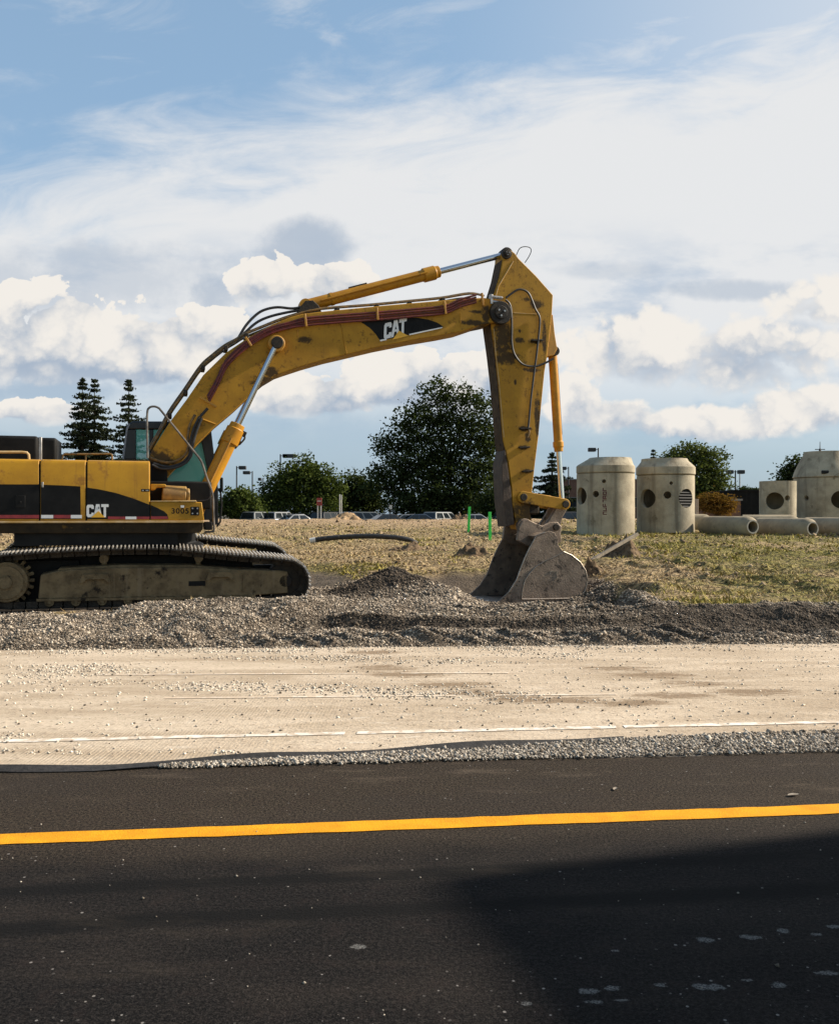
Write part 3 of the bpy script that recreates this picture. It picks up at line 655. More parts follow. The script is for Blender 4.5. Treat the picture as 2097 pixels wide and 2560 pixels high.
    def track(v0, v1):
        b = MB(); n = 62; d = L[-1]/n; vc = (v0+v1)/2; w = v1-v0
        cen = (1.75, .5)
        for i in range(n):
            p, q = at_len(i*d+.01), at_len((i+1)*d-.012)
            t = Vector((q[0]-p[0], 0, q[1]-p[1])); ln = t.length; t.normalize(); nn = Vector((-t.z, 0, t.x))
            mid = Vector(((p[0]+q[0])/2, vc, (p[1]+q[1])/2))
            if nn.dot(Vector((mid.x-cen[0], 0, mid.z-cen[1]))) < 0: nn = -nn
            R = Matrix((t, Vector((0,1,0)), nn)).transposed()
            b.box(mid-nn*.022, (ln, w, .026), R)
            for k in (-.40, -.02, .36): b.box(mid+t*ln*k+nn*.008, (.020, w-.004, .044), R, 1)
            for s in (-.14, .14): b.box(mid-nn*.085+Vector((0, s, 0)), (ln*1.0, .05, .10), R, 0)     # chain links
        return b.build('track', [shoe, edge], ex, smooth=False)
    VF = 2.72
    for base in (0.0, VF):
        near = base == 0
        track(base, base+.74)
        sgn = 1 if near else -1; c = base+.37
        vo = c-.20*sgn                                              # outer side of the frame
        f = MB(); f.prism([(-.02,.20),(.02,.60),(.28,.66),(1.1,.70),(2.5,.68),(3.1,.64),(4.0,.60),(4.08,.58),(4.08,.20),(3.4,.17)], vo, vo+.40*sgn)
        f.prism([(.18,.52),(.30,.70),(1.25,.74),(2.4,.72),(3.0,.66),(3.4,.56),(3.4,.50)], vo+.05*sgn, vo+.35*sgn)
        tf = f.build('track_frame', fr, ex, bevel=.018)
        if near:
            MB().prism([(-.04,.165),(3.42,.135),(3.42,.175),(-.04,.205)], vo-.035, vo).build('frame_rail', fr, tf)
            for a, w in ((.62, .50), (3.05-.38, .48)):              # step brackets with a recess under each
                b = MB(); b.prism([(a,.46),(a+.05,.60),(a+w-.05,.60),(a+w,.46),(a+w-.05,.46),(a+w-.11,.515),(a+.11,.515),(a+.05,.46)], vo-.05, vo-.002)
                b.build('step_bracket', fr, tf)
            MB().box((2.52, vo-.001, .405), (.28, .006, .085)).build('slot', blk, tf, smooth=False)
            MB().prism([(3.30,.24),(3.30,.585),(3.315,.585),(3.315,.24)], vo-.02, vo-.001).build('weld_rib', fr, tf, smooth=False)
            for u in (.16, 1.55, 2.2):
                MB().cyl((u, vo-.012, .30), (u, vo+.01, .30), .02, 8).build('bolt', fr, tf)
        b = MB(); b.cyl((-.50, c-.24*sgn, .49), (-.50, c+.1*sgn, .49), .33, 30)
        for j in range(21):
            a = 2*math.pi*j/21; R = Matrix.Rotation(-a, 3, 'Y'); b.box((-.50+.36*math.cos(a), c, .49+.36*math.sin(a)), (.10, .07, .055), R)
        sp = b.build('sprocket', fr, ex, bevel=.01)
        h = MB(); h.cyl((-.50, c-.265*sgn, .49), (-.50, c-.20*sgn, .49), .27, 28); h.cyl((-.50, c-.30*sgn, .49), (-.50, c-.2*sgn, .49), .10, 20)
        for j in range(14):
            a = 2*math.pi*j/14; h.cyl((-.50+.30*math.cos(a), c-.262*sgn, .49+.30*math.sin(a)), (-.50+.30*math.cos(a), c-.2*sgn, .49+.30*math.sin(a)), .017, 8)
        h.build('hub', fr, sp)
        b = MB(); b.cyl((4.04, c-.13, .415), (4.04, c+.13, .415), .33, 28); b.cyl((4.04, c-.2, .415), (4.04, c+.2, .415), .12, 16); b.build('idler', grease, ex, bevel=.015)
        for u in np.linspace(.15, 3.45, 9):
            b = MB(); b.cyl((u, c-.21, .14), (u, c+.21, .14), .075, 16); b.cyl((u, c-.23, .14), (u, c+.23, .14), .035, 12); b.build('roller', fr, ex, bevel=.008)
        for u in (1.0, 2.55):
            b = MB(); b.cyl((u, c-.16, .84), (u, c+.16, .84), .075, 16); b.box((u, c+.05*sgn, .76), (.08, .1, .14)); b.build('carrier_roller', fr, ex, bevel=.006)
    b = MB(); b.box((1.75, 1.73, .66), (1.7, 2.0, .42)); b.box((.1, .55, .46), (1.0, .1, .70)); b.box((3.9, .55, .42), (.8, .1, .5)); b.box((1.7, .6, .70), (3.6, .1, .34)); b.lathe([(.95,0),(.95,.12),(.80,.16),(.80,.46)], 40, (1.75, 1.73, .84)); b.build('car_body', blk, ex, bevel=.02)

    for o in ex.children: o.rotation_euler.x = math.radians(3.4)      # the ground falls towards the old road, so the tracks lean
    # ---- upper works
    V0 = .16
    b = MB(); u0 = -3.5; u1, zt = mp(421, 1077.5, V0); zb = mp(415, 1103, V0)[1]
    b.prism([(u0, zb+.02), (u1-.06, zb), (u1, zb+.07), (u1, zt-.035), (u0, zt-.035)], V0+.02, 3.2); b.build('turntable_deck', dkd, ex, bevel=.012)
    MB().prism([(u0, zt-.035), (u1+.01, zt-.035), (u1+.01, zt), (u0, zt)], V0-.015, 1.2).build('deck_plate', deckm, ex, bevel=.006)
    b = MB(); b.prism([(V0+.10, zb-.20), (V0+.10, zb+.03), (2.9, zb+.03), (2.9, zb-.20)], -.4, 2.2, 'vz'); b.build('swing_frame', blk, ex)
    ztop = mp(200, 951.5, V0)[1]
    seams = [mp(x, 1000, V0)[0] for x in (-140, 82.8, 179.3, 311.5)]
    panels = []
    for i in range(3):
        a, c = seams[i]+.012, seams[i+1]-.012
        b = MB(); b.prism([(V0, zt+.005), (V0, ztop-.075), (V0+.035, ztop-.02), (V0+.13, ztop), (1.05, ztop), (1.05, zt+.005)], a, c, 'vz')
        pn = b.build('side_panel', yel, ex, bevel=.012, seg=3); panels.append(pn)
    b = MB(); b.prism([(V0+.03, zt), (V0+.03, ztop-.1), (1.0, ztop-.1), (1.0, zt)], seams[0], seams[3]-.03, 'vz'); b.build('engine_bay', blk, ex)
    b = MB(); b.prism([(1.06, zt), (1.06, ztop-.03), (3.2, ztop-.03), (3.2, zt)], seams[0], seams[2]+.3, 'vz'); b.build('engine_hood', yel2, ex, bevel=.03)
    b = MB(); b.prism([(seams[0]-.02, 1.32), (seams[0]-.02, 2.55), (seams[0]-.5, 2.6), (seams[0]-.9, 2.2), (seams[0]-.9, 1.5), (seams[0]-.6, 1.3)], .2, 3.2); b.build('counterweight', yel2, ex, bevel=.06)
    # black flashes, tape, lettering on the panels
    vd = V0
    decal('flash', [(-138,1002),(81.8,1002.4),(81.8,1074),(-138,1074)], vd, blk, panels[0])
    decal('flash', [(85.5,1003),(130,1004.5),(167,1006.5),(168,1074),(85.5,1074)], vd, blk, panels[1])
    decal('flash', [(180.5,1009),(205,1012.5),(240,1020),(275,1031),(310.5,1044.5),(310.5,1074),(180.5,1074)], vd, blk, panels[2])
    for p, parts in ((0, [(-138,22,redd),(22.3,81.5,redd)]), (1, [(86,111,white),(111.3,147,redd),(147.3,170,white)]), (2, [(224,260,redd),(260.3,283,white),(283.3,310,redd)])):
        for x0, x1, m in parts:
            y0 = 1065.6 if p < 2 else 1069; y1 = 1072.6 if p < 2 else 1074.5
            decal('reflective_tape', [(x0,y0),(x1,y0),(x1,y1),(x0,y1)], vd-.004, m, panels[p])
    letters(179.8, 1070.3, 226.5, 1070.3, vd-.004, panels[2], -.0, 27, white)
    decal('emblem', [(189,1070.8),(204.5,1057.5),(218,1070.8)], vd-.009, yd, panels[2])
    decal('emblem', [(204,1052.5),(206.6,1052.5),(205.4,1047.5)], vd-.009, blk, panels[2])
    lb = decal('data_plate', [(292.5,1012),(310,1012),(310,1017.5),(292.5,1017.5)], vd, blk, panels[2])
    for x0, x1 in ((294.5, 298), (302, 308)): decal('lettering', [(x0,1013.6),(x1,1013.6),(x1,1016),(x0,1016)], vd-.004, alu, lb)
    b = MB(); c = mp(43, 1038, vd); b.box((c[0], vd-.006, c[1]), (.15, .012, .20)); b.cyl((c[0], vd-.03, c[1]-.01), (c[0], vd, c[1]-.01), .018, 10); b.build('latch', blk, panels[0], bevel=.005)
    b = MB(); c = mp(89, 1003, vd); b.box((c[0], vd-.008, c[1]), (.03, .016, .09)); b.build('latch', alu, panels[1], bevel=.005)
    # front box with the fleet number
    uf0, uf1 = seams[3]+.004, mp(420.5, 1060, V0)[0]; zf1 = mp(380, 1039, V0)[1]
    fb = MB().prism([(uf0, zt+.004), (uf1+.02, zt+.004), (uf1-.02, zf1), (uf0, zf1)], V0+.006, 1.0).build('tool_box', yel, ex, bevel=.012)
    MB().prism([(uf0, zf1+.003), (uf1-.10, zf1+.003), (uf1-.12, zf1+.033), (uf0, zf1+.02)], V0-.005, 1.0).build('lid', deckm, fb, bevel=.006)
    decal('flash', [(312.5,1045),(325,1050.5),(340,1058),(347,1064.5),(349.5,1074.5),(312.5,1074.5)], V0+.006, blk, fb)
    decal('reflective_tape', [(313,1068.5),(347,1068.5),(349,1074.2),(313,1074.2)], V0+.002, redd, fb)
    decal('sticker', [(374.5,1045.8),(381.5,1045.8),(381.5,1050.4),(374.5,1050.4)], V0+.006, white, fb)
    bp = decal('cover_plate', [(395,1048.6),(412.5,1048.6),(412.5,1066.4),(395,1066.4)], V0+.006, blk, fb, .012)
    for x in (399, 409):
        for y in (1052, 1062.5): u, z = mp(x, y, V0); b = MB(); b.cyl((u, V0-.012, z), (u, V0-.004, z), .014, 8); b.build('bolt', alu, bp)
    cu = bpy.data.curves.new('fleet_number', 'FONT'); cu.body = '3005'; cu.size = 1; cu.offset = .018; cu.space_character = 1.12
    to = bpy.data.objects.new('fleet_number', cu); COL.objects.link(to); bpy.context.view_layer.update()
    me = bpy.data.meshes.new_from_object(to.evaluated_get(bpy.context.evaluated_depsgraph_get())); bpy.data.objects.remove(to)
    xs = [p.co.x for p in me.vertices]; ys = [p.co.y for p in me.vertices]; a = mp(355.5, 1063, V0); c = mp(391, 1051.6, V0)
    for p in me.vertices:
        p.co = (a[0]+(p.co.x-min(xs))/(max(xs)-min(xs))*(c[0]-a[0]), V0+.003, a[1]+(p.co.y-min(ys))/(max(ys)-min(ys))*(c[1]-a[1]))
    me.materials.append(blk); o = bpy.data.objects.new('fleet_number', me); COL.objects.link(o); o.parent = fb
    # exhaust boxes, hand rails
    for (xa, xb, yt, va, vb) in ((-130, 79, 897.5, 1.0, 2.1), (83.5, 118, 905, 1.1, 1.95)):
        ua, z = mp(xa, yt, va); ub = mp(xb, yt, va)[0]
        b = MB(); b.prism([(ua, ztop-.05), (ub, ztop-.05), (ub, z), (ua, z)], va, vb); b.build('air_cleaner_box' if xb > 80 else 'exhaust_box', blk, ex, bevel=.05, seg=3)
    ua, z = mp(79, 900, 1.0); b = MB(); b.box((ua+.03, 1.2, (z+ztop)/2-.03), (.055, .3, z-ztop)); b.build('exhaust_bracket', alu, ex, bevel=.008)
    b = MB(); p = [m3(x, y, .45) for x, y in [(-60,935.5),(45,935.5),(56,936.5),(60,941),(61,952)]]; b.tube(p, .022, 8); b.build('hand_rail', deckm, ex)
    b = MB(); p = [m3(x, y, .45) for x, y in [(129,952),(130.5,943),(134,939.5),(180,939.8),(228,939),(232,941),(233,952)]]; b.tube(p, .016, 8); b.tube([m3(178,940,.45), m3(178,952,.45)], .014, 6); b.build('hand_rail', pipe, ex)
    # cab on the far side
    va, vb = 2.16, 3.22
    Q = lambda x, y, v=va: mp(x, y, v)
    cabm = mat('cab_paint', (.016, .016, .016), (.028, .027, .026), 4, .4); grey = mat('cab_grey', (.30, .31, .33), (.22, .23, .25), 5, .45)
    gl = bpy.data.materials.new('tinted_glass'); gl.use_nodes = True; t = NT(gl.node_tree); bs = t.n['Principled BSDF']
    bs.inputs['Base Color'].default_value = (.11, .52, .43, 1); bs.inputs['Roughness'].default_value = .06; bs.inputs['Alpha'].default_value = .60
    z0 = zt
    pts_roof = [Q(262,889), Q(268,876), Q(274,871.5), Q(427,871.5), Q(436,880), Q(437,889)]
    cab = MB().prism(pts_roof, va, vb).build('cab', cabm, ex, bevel=.03)
    uL, uR = Q(256,945)[0], Q(451,1012)[0]
    def pil(pts, v0, v1, name='pillar', m=cabm): return MB().prism(mq(pts, va), v0, v1).build(name, m, cab, bevel=.012)
    for v in (va, vb-.08):
        pil([(254,950),(262,889),(282,889),(281,950)], v, v+.08)
        pil([(412,889),(437,889),(452,1012),(452,1086),(440,1086),(438,1012)], v, v+.08)
        pil([(309,889),(318,889),(318,1000),(309,1000)], v, v+.06)
    pil([(253,950),(261.5,886),(266.5,876),(270,878),(265,889),(257.5,950)], va-.01, va-.002, 'trim', grey)
    base = MB().prism([(Q(254,950)[0], z0), (Q(254,950)[0], 2.28), (Q(340,950)[0], 2.28), (Q(345,1000)[0], 1.95), (Q(438,1008)[0], 1.86), (Q(452,1012)[0], 1.86), (Q(452,1086)[0], z0)], va, vb).build('cab_base', cabm, cab, bevel=.015)
    MB().prism([Q(318,889), Q(414,889), Q(440,1012), Q(318,1000)], va+.02, va+.03).build('side_glass', gl, cab, smooth=False)
    MB().prism([Q(282,889), Q(309,889), Q(309,950), Q(282,950)], va+.02, va+.03).build('side_glass', gl, cab, smooth=False)
    MB().prism([Q(318,889), Q(414,889), Q(440,1012), Q(318,1000)], vb-.06, vb-.05).build('side_glass', gl, cab, smooth=False)
    b = MB(); b.prism([Q(436,889), Q(438,889), Q(452,1012), Q(450,1012)], va+.09, vb-.09); b.build('windscreen', gl, cab, smooth=False)
    us = Q(340, 980)[0]
    b = MB(); b.box((us, 2.7, 2.05), (.5, .5, .14)); b.box((us-.24, 2.7, 2.42), (.13, .5, .72)); b.box((us+.5, 2.65, 2.0), (.25, .5, .5)); b.build('operator_seat', cabm, cab, bevel=.05)
    b = MB(); b.tube([m3(x, y, 3.3) for x, y in [(452,1012),(457,1020),(459,1045),(456,1080),(449,1090)]], .02, 8); b.tube([m3(452,1012,3.3), m3(462,1011,3.3)], .02, 6); b.build('grab_rail', blk, cab)
    b = MB(); u, z = Q(459, 1003, 3.3); b.box((u, 3.35, z), (.06, .18, .30)); b.build('mirror', blk, cab, bevel=.02)
    # odds and ends between panel and boom foot
    b = MB(); b.prism(mq([(311,955),(345,965),(348,1000),(400,1012),(412,1040),(311,1040)], 1.35), 1.35, 2.1); b.build('boom_bracket', blk, ex, bevel=.02)
    b = MB(); b.prism(mq([(312.5,1001.5),(343,1001.8),(344,1007),(325,1008),(320,1013),(312.5,1013.5)], .35), .35, .9); b.build('catwalk_bracket', yel, ex, bevel=.01)
    u, z = mp(374, 1022, .9); b = MB(); b.cyl((u-.32, .9, z), (u+.10, .9, z-.02), .155, 24); b.cyl((u+.10, .9, z-.02), (u+.16, .9, z-.02), .12, 24); b.build('swing_motor', mat('motor_paint', (.34, .20, .05), (.20, .12, .04), 5, .6), ex, bevel=.02)
    b = MB(); b.box((u-.05, 1.15, z-.02), (1.2, .3, .5)); b.build('valve_block', blk, ex, bevel=.03)

    # ---- boom
    VB, VB2 = 1.40, 2.10
    bot = [(343,992),(366,966),(388,941),(415,913),(446.5,881.6),(487.5,847),(531.5,806),(550,790),(576,774.5),(594.5,768),(633,755.4),(680,742),(721,732.5),(786,717),(862,702),(919.5,692.5),(957.6,685),(996,672)]
    end = [(1016,668),(1030,664.5),(1042,662),(1051,655),(1054,645),(1051,634),(1042,626),(1030,622),(1015,618)]
    top = [(999.6,615.5),(919.5,621),(782,633),(660,645),(626,649),(600,656),(563,671),(515.8,697),(468.6,729),(421,776),(387,826),(352,873),(316,930),(307,948),(312,972),(326,990)]
    KY = dict(c1=(.45, .232, .022), c2=(.36, .182, .019), scale=2.2, rough=.6, spec=.22, bump=.15, bscale=60, dirt=((.23, .118, .022), .56, 9, (.16, .085, .02), .60, 45, (.03, .02, .012), .69, 26), streak=((.16, .08, .02), 6, .58, .6))
    sp = lambda L, v: [(*mp(x, y, v), a, c) for x, y, a, c in L]
    ymat = mat('boom_paint', stains=sp([(630,703,.15,.07), (985,645,.16,.035), (545,790,.25,.12), (560,770,.18,.10), (985,668,.35,.06), (330,960,.30,.30), (1005,650,.1,.2)], VB), **KY)
    smat = mat('stick_paint', stains=sp([(1040,700,.22,.45), (1046,740,.28,.16), (1036,655,.2,.3), (1109,630,.17,.10), (1090,619,.07,.05), (1076,704,.11,.07), (1108,706,.16,.06), (1085,887,.16,.06), (1083,926,.14,.05), (1092,905,.07,.12), (1112,860,.07,.45), (1126,700,.05,.4), (1085,1060,.3,.25), (1090,975,.12,.05), (1066,790,.03,.06), (1075,685,.035,.04), (1100,765,.2,.05)], 1.52), **KY)
    boom = MB().prism(mq(bot+end+top, VB), VB, VB2).build('boom', ymat, ex, bevel=.015)
    # flange edges, weld plate, lifting eye hole
    def rib(pts, r, v, name, m, par): return MB().tube([m3(x, y, v) for x, y in pts], r, 6).build(name, m, par)
    rib([(706,670),(711,700),(717,731)], .011, VB, 'weld_seam', yel, boom)
    rib([(616,683),(617,699)], .009, VB, 'weld_seam', yel2, boom)
    rib([(420,868),(446,878)], .02, VB-.005, 'weld_seam', yel, boom)
    rib([(952,648),(953,676)], .008, VB, 'weld_seam', yel, boom)
    fl = decal('flash', [(745,665),(790,660.5),(838,656.5),(865,657.5),(886,661),(905,667.5),(917,675.5),(912,679.5),(880,686),(788,704.5),(786,704),(778,692),(766,679)], VB, blk, boom)
    letters(794, 702, 842, 690.5, VB-.004, boom, .03, 34, white)
    decal('emblem', [(812,702.5),(825.5,684),(845,694.8)], VB-.009, yd, boom)
    decal('emblem', [(817.5,681.5),(821,680.8),(818.6,675)], VB-.009, blk, boom)
    decal('stripe', [(786,703.2),(800,700.2),(800,703.5),(787,706.2)], VB-.004, white, boom)
    decal('stripe', [(846.5,690.8),(916,676.2),(914,679),(847,693.6)], VB-.004, white, boom)
    # boom foot boss and rod pin boss
    def boss(x, y, v0, v1, r, par, m, m2=None, name='pin_boss'):
        u, z = mp(x, y, v0); b = MB(); b.cyl((u, v0, z), (u, v1, z), r, 28); o = b.build(name, m, par, bevel=.012)
        MB().cyl((u, v0-.03, z), (u, v0+.01, z), r*.58, 20).build('pin', m2 or grease, o, bevel=.01)
        for j in range(3):
            a = j*2.1+.4; MB().cyl((u+r*.3*math.cos(a), v0-.042, z+r*.3*math.sin(a)), (u+r*.3*math.cos(a), v0-.025, z+r*.3*math.sin(a)), r*.09, 6).build('bolt', alu, o)
        return o
    boss(573, 710, VB-.20, VB+.02, .155, boom, yel2)
    boss(1037, 646, VB-.075, VB+.02, .235, boom, grease)
    # hydraulic lines
    base = [(985,610),(950,620),(919,633),(850,640),(782,646),(700,652),(633,658),(600,667),(557,679),(509.5,707),(468.6,745),(449.7,783),(430,820)]
    for k in range(4):
        pts = [(x+.9*k*(1 if x < 600 else .15), y+5.0*k*(1 if x > 600 else .75)) for x, y in base]
        MB().tube(smooth_path([m3(x, y, VB-.045-.012*(k % 2)) for x, y in pts], 4), .021, 8).build('hydraulic_line', red, boom)
    for (xa, ya, xb, yb) in ((630.5,649,634,676), (779.5,636,781.5,662), (919,623,922,650), (508,697,520,716), (414,822,448,842), (997,606,999,632)):
        p, q = m3(xa, ya, VB-.06), m3(xb, yb, VB-.06); R = rot_to(Vector(q)-Vector(p)); d = math.dist(p, q)
        MB().box((Vector(p)+Vector(q))/2, (d, .05, .04), R).build('hose_clamp', yel2, boom, bevel=.006)
    pts = [(311,932),(331,897),(352,856),(385,808),(418,760),(443,737),(468.6,717),(490,704),(509.5,692),(550.4,675),(580,663),(610,653),(657,641),(767,632),(850,624),(919,617),(975,608),(1005,612)]
    for k, (dv, dz, r) in enumerate(((.10, 0, .022), (.17, .035, .022), (.50, 0, .022), (.60, .03, .02))):
        MB().tube(smooth_path([(m3(x, y, VB)[0]-(.02 if x < 470 else 0)*(k % 2), VB+dv, m3(x, y, VB)[2]+.028+dz*.8) for x, y in pts], 4), r, 8).build('hydraulic_pipe', pipe, boom)
    for x, y in ((352,860),(385,812),(421,761),(468.6,720),(511,694),(700,640),(782,634),(850,628),(919,620)):
        u, z = mp(x, y, VB); MB().box((u, VB+.2, z+.01), (.07, .34, .085)).build('pipe_clamp', grease, boom, bevel=.008)
    for pts in ([(494,698),(510,672),(531.5,650),(550,640),(575,635.5),(607,638),(636,632)], [(505,690),(530,668),(555,656),(590,647),(630,640)], [(430,845),(410,870),(396,910),(392,935)]):
        MB().tube(smooth_path([m3(x, y, VB+.25 if y < 700 else VB-.08) for x, y in pts], 5), .026, 8).build('rubber_hose', rub, boom)
    for k, pts in enumerate(([(404,858),(393,880),(389,905),(390,925),(383,942),(367,953),(350,957),(330,954),(311,947)], [(413,862),(401,888),(394,915),(394,935),(385,951),(368,962),(345,966),(318,959)],
                             [(418,865),(407,893),(399,922),(396,942),(384,958),(362,968),(335,970),(315,962)])):
        MB().tube(smooth_path([m3(x, y, VB-.09-.04*k) for x, y in pts], 5), .024, 8).build('rubber_hose', rub if k else pipe, boom)
    pts = [(306,948),(305,900),(305,855),(309,844),(318,841),(328,844),(338,855),(400,932),(417,955),(427,985),(440,1022),(442,1060),(443,1096),(438,1100),(424,1101)]
    MB().tube(smooth_path([m3(x, y, .75) for x, y in pts], 5), .019, 8).build('guard_rail', mat('rail_paint', (.05, .045, .04), (.16, .14, .12), 6, .4), ex)
    MB().tube(smooth_path([m3(x, y, .72) for x, y in [(438,1022),(430,1034),(408,1037),(400,1046),(403,1056)]], 5), .010, 6).build('cable', rub, ex)
    b = MB(); b.prism(mq([(422.5,1080),(440,1080),(440,1097),(425,1097)], .7), .7, 1.3); b.build('front_step', blk, ex, bevel=.01)

    # ---- hydraulic cylinders
    def ram(name, A, B, split, rb, rr, gland, v, m, eye=True, mrod=chrome):
        """barrel from A towards B, rod the rest of the way; A and B are (u, z)"""
        a = Vector((A[0], v, A[1])); c = Vector((B[0], v, B[1])); d = (c-a).normalized(); Lt = (c-a).length; s = Lt*split
        b = MB(); prof = [(0, rb*.75), (.03, rb), (s-gland, rb), (s-gland+.01, rb*1.22), (s-.10, rb*1.22), (s-.09, rb*1.05), (s, rb*1.0)]
        b.tube([a+d*q for q, _ in prof], [r for _, r in prof], 26)
        if eye: b.cyl(a-Vector((0, rb*1.0, 0)), a+Vector((0, rb*1.0, 0)), rb*1.05, 20)
        o = b.build(name, m, ex, bevel=.006)
        b = MB(); b.tube([a+d*(s-.02), c-d*rr*.8], rr, 22); b.build('piston_rod', mrod, o)
        b = MB(); b.cyl(c-Vector((0, rr*1.9, 0)), c+Vector((0, rr*1.9, 0)), rr*2.0, 22); b.build('rod_eye', grease, o, bevel=.01)
        b = MB(); n = d.cross(Vector((0,1,0))).normalized()
        return o, a, d, s
    for v in (VB-.17, VB2+.17):
        A = mp(402, 1068, VB-.17); B = mp(573, 710, VB-.17)
        o, a, d, s = ram('boom_cylinder', A, B, .525, .135, .055, .40, v, yhot)
        b = MB(); n = d.cross(Vector((0,1,0))).normalized()
        if n.z < 0: n = -n
        sd = -1 if v < 1.7 else 1
        b.tube([a+d*.25-n*.0+Vector((0, sd*.15, 0)), a+d*(s-.30)+Vector((0, sd*.16, 0))], .018, 8); b.build('oil_pipe', yel2, o)
        b = MB(); b.box(a+d*(s-.12)-n*.17, (.10, .10, .09), rot_to(d)); b.tube(smooth_path([a+d*(s-.14)-n*.2, a+d*(s-.20)-n*.22, a+d*(s-.34)-n*.18], 4), .02, 6); b.build('port_block', grease, o, bevel=.01)
    vm = (VB+VB2)/2
    sh = lambda x, y: mp(x, y, vm-.10)
    o, a, d, s = ram('stick_cylinder', sh(633, 630.5), sh(1049, 523.5), .655, .118, .062, .36, vm, yhot)
    b = MB(); b.box(a+d*1.10+Vector((0, -.01, .125)), (.38, .06, .04), rot_to(d)); b.build('oil_pipe', grease, o)
    b = MB(); b.tube([a+d*.30+Vector((0, -.14, 0)), a+d*(s-.3)+Vector((0, -.14, .02))], .02, 8); b.build('oil_pipe', yhot, o)
    b = MB(); b.cyl(a+d*.52+Vector((0,0,0)), a+d*.58, .128, 22); b.build('band', yhot, o)
    b = MB(); b.prism(mq([(612,652),(622,634),(632,622),(648,621),(660,632),(668,650)], vm-.22), vm-.22, vm-.15); b.prism(mq([(612,652),(622,634),(632,622),(648,621),(660,632),(668,650)], vm-.22), vm+.15, vm+.22); b.build('cylinder_bracket', grease, boom, bevel=.01)

    # ---- stick
    VS, VS2 = 1.52, 2.02
    left = [(1041,534),(1033,574),(1022,610),(1016,640),(1016,672),(1024,730),(1031,790),(1037,860),(1041,910),(1046,930),(1052,960),(1059,1010),(1060,1040),(1066,1075),(1075,1096)]
    right = [(1097,1096),(1100,1075),(1096,1060),(1098,1040),(1100.5,1020),(1107,960),(1114,905),(1120,840),(1126.8,770),(1131.7,741),(1142.4,649),(1144.4,610),(1110,571),(1073,534),(1066,524),(1058,517.5),(1049,516),(1042,520)]
    stick = MB().prism(mq(left+right, VS), VS, VS2).build('stick', smat, ex, bevel=.015)
    boss(1049.5, 524, VS-.06, VS+.02, .105, stick, grease)
    boss(1086, 1089, VS-.10, VS+.02, .16, stick, rusty)
    # dark grease beside the boom pin, scraped wear plates low on the back
    MB().tube([m3(x, y, VS) for x, y in [(1062,540),(1031,592),(1026,612)]], .010, 6).build('weld_seam', deckm, stick)
    MB().tube([m3(x, y, VS) for x, y in [(1062,647),(1115,650)]], .006, 6).build('weld_seam', deckm, stick)
    for pts in ([(1020,680),(1024,730),(1030.5,785),(1037,860),(1041,905)], ): MB().tube([m3(x+1.5, y, VS) for x, y in pts], .009, 6).build('weld_seam', deckm, stick)  # pale bead drawn as the highlight along the stick's left edge
    scr = mat('scraped_plate', (.085, .058, .040), (.050, .035, .025), 6, .75, .2, bump=.5, dirt=((.20, .15, .11), .64, 14))
    MB().prism(mq([(1037.5,960),(1045,930),(1056,1010),(1064,1085),(1048,1090),(1041,1040)], VS), VS-.012, VS2+.012).build('wear_plate', scr, stick, bevel=.01)
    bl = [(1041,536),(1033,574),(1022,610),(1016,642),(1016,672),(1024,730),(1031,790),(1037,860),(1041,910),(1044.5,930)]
    q = mq(bl, VS); MB().prism(q+[(u+.012, z) for u, z in q[::-1]] if False else [(u-.010, z) for u, z in q]+[(u+.02, z) for u, z in q[::-1]], VS+.03, VS2-.03).build('back_shade', mat('shaded_back', (.050, .034, .022), (.085, .058, .036), 5, .85, bump=.4, spec=.15, dirt=((.025, .018, .013), .55, 7, (.20, .10, .02), .66, 5)), stick)  # dark strip added to paint the shade on the stick's back
    # hoses on the stick
    for pts, r, m in (([(1047,616),(1060,606),(1072,599),(1084,600),(1094,607),(1101,622),(1108,640),(1115,652),(1117,664),(1115,690),(1110,735),(1104,780),(1098,830),(1094,875),(1092,888)], .022, rub),
                   ([(1046,620),(1054,628),(1058,645),(1059,680),(1059,708),(1064,732),(1078,751),(1094,757.5),(1112,757),(1130,750),(1145,742)], .022, rub),
                   ([(1115,652),(1117,664),(1115,690),(1110,735),(1104,780),(1098,830),(1094,880),(1095,895),(1091,905)], .018, pipe)):
        MB().tube(smooth_path([m3(x, y, VS-.06 if r > .02 else VS-.035) for x, y in pts], 5), r, 8).build('rubber_hose' if r > .02 else 'hydraulic_pipe', m, stick)
    MB().tube(smooth_path([m3(x, y, VS+.1) for x, y in [(1068,528),(1075,514),(1085,510),(1096,512),(1099,519),(1094,531),(1086,543)]], 5), .009, 6).build('wire_loop', rub, stick)
    for x, y in ((1109,705),(1085,887),(1083,926),(1090,975)):
        u, z = mp(x, y, VS); b = MB(); b.box((u, VS-.04, z), (.24, .08, .03), Matrix.Rotation(-.08, 3, 'Y')); b.build('hose_bracket', grease, stick, bevel=.006)
    b = MB(); u, z = mp(1025, 618, VS-.1); b.cyl((u-.12, VS-.12, z+.03), (u+.14, VS-.12, z+.02), .035, 12); b.cyl((u-.12, VS-.10, z-.06), (u+.12, VS-.10, z-.07), .035, 12); b.box((u-.1, VS-.1, z-.02), (.05, .1, .2)); b.build('hose_coupling', alu, stick, bevel=.006)
    b = MB(); b.prism(mq([(1140,655),(1144,650),(1148,690),(1153,722),(1146,735),(1130,738),(1132,700)], vm-.2), vm-.2, vm-.13); b.prism(mq([(1140,655),(1144,650),(1148,690),(1153,722),(1146,735),(1130,738),(1132,700)], vm-.2), vm+.13, vm+.2)
    b.build('cylinder_bracket', yel2, stick, bevel=.01)
    sb = lambda x, y: mp(x, y, vm-.08)
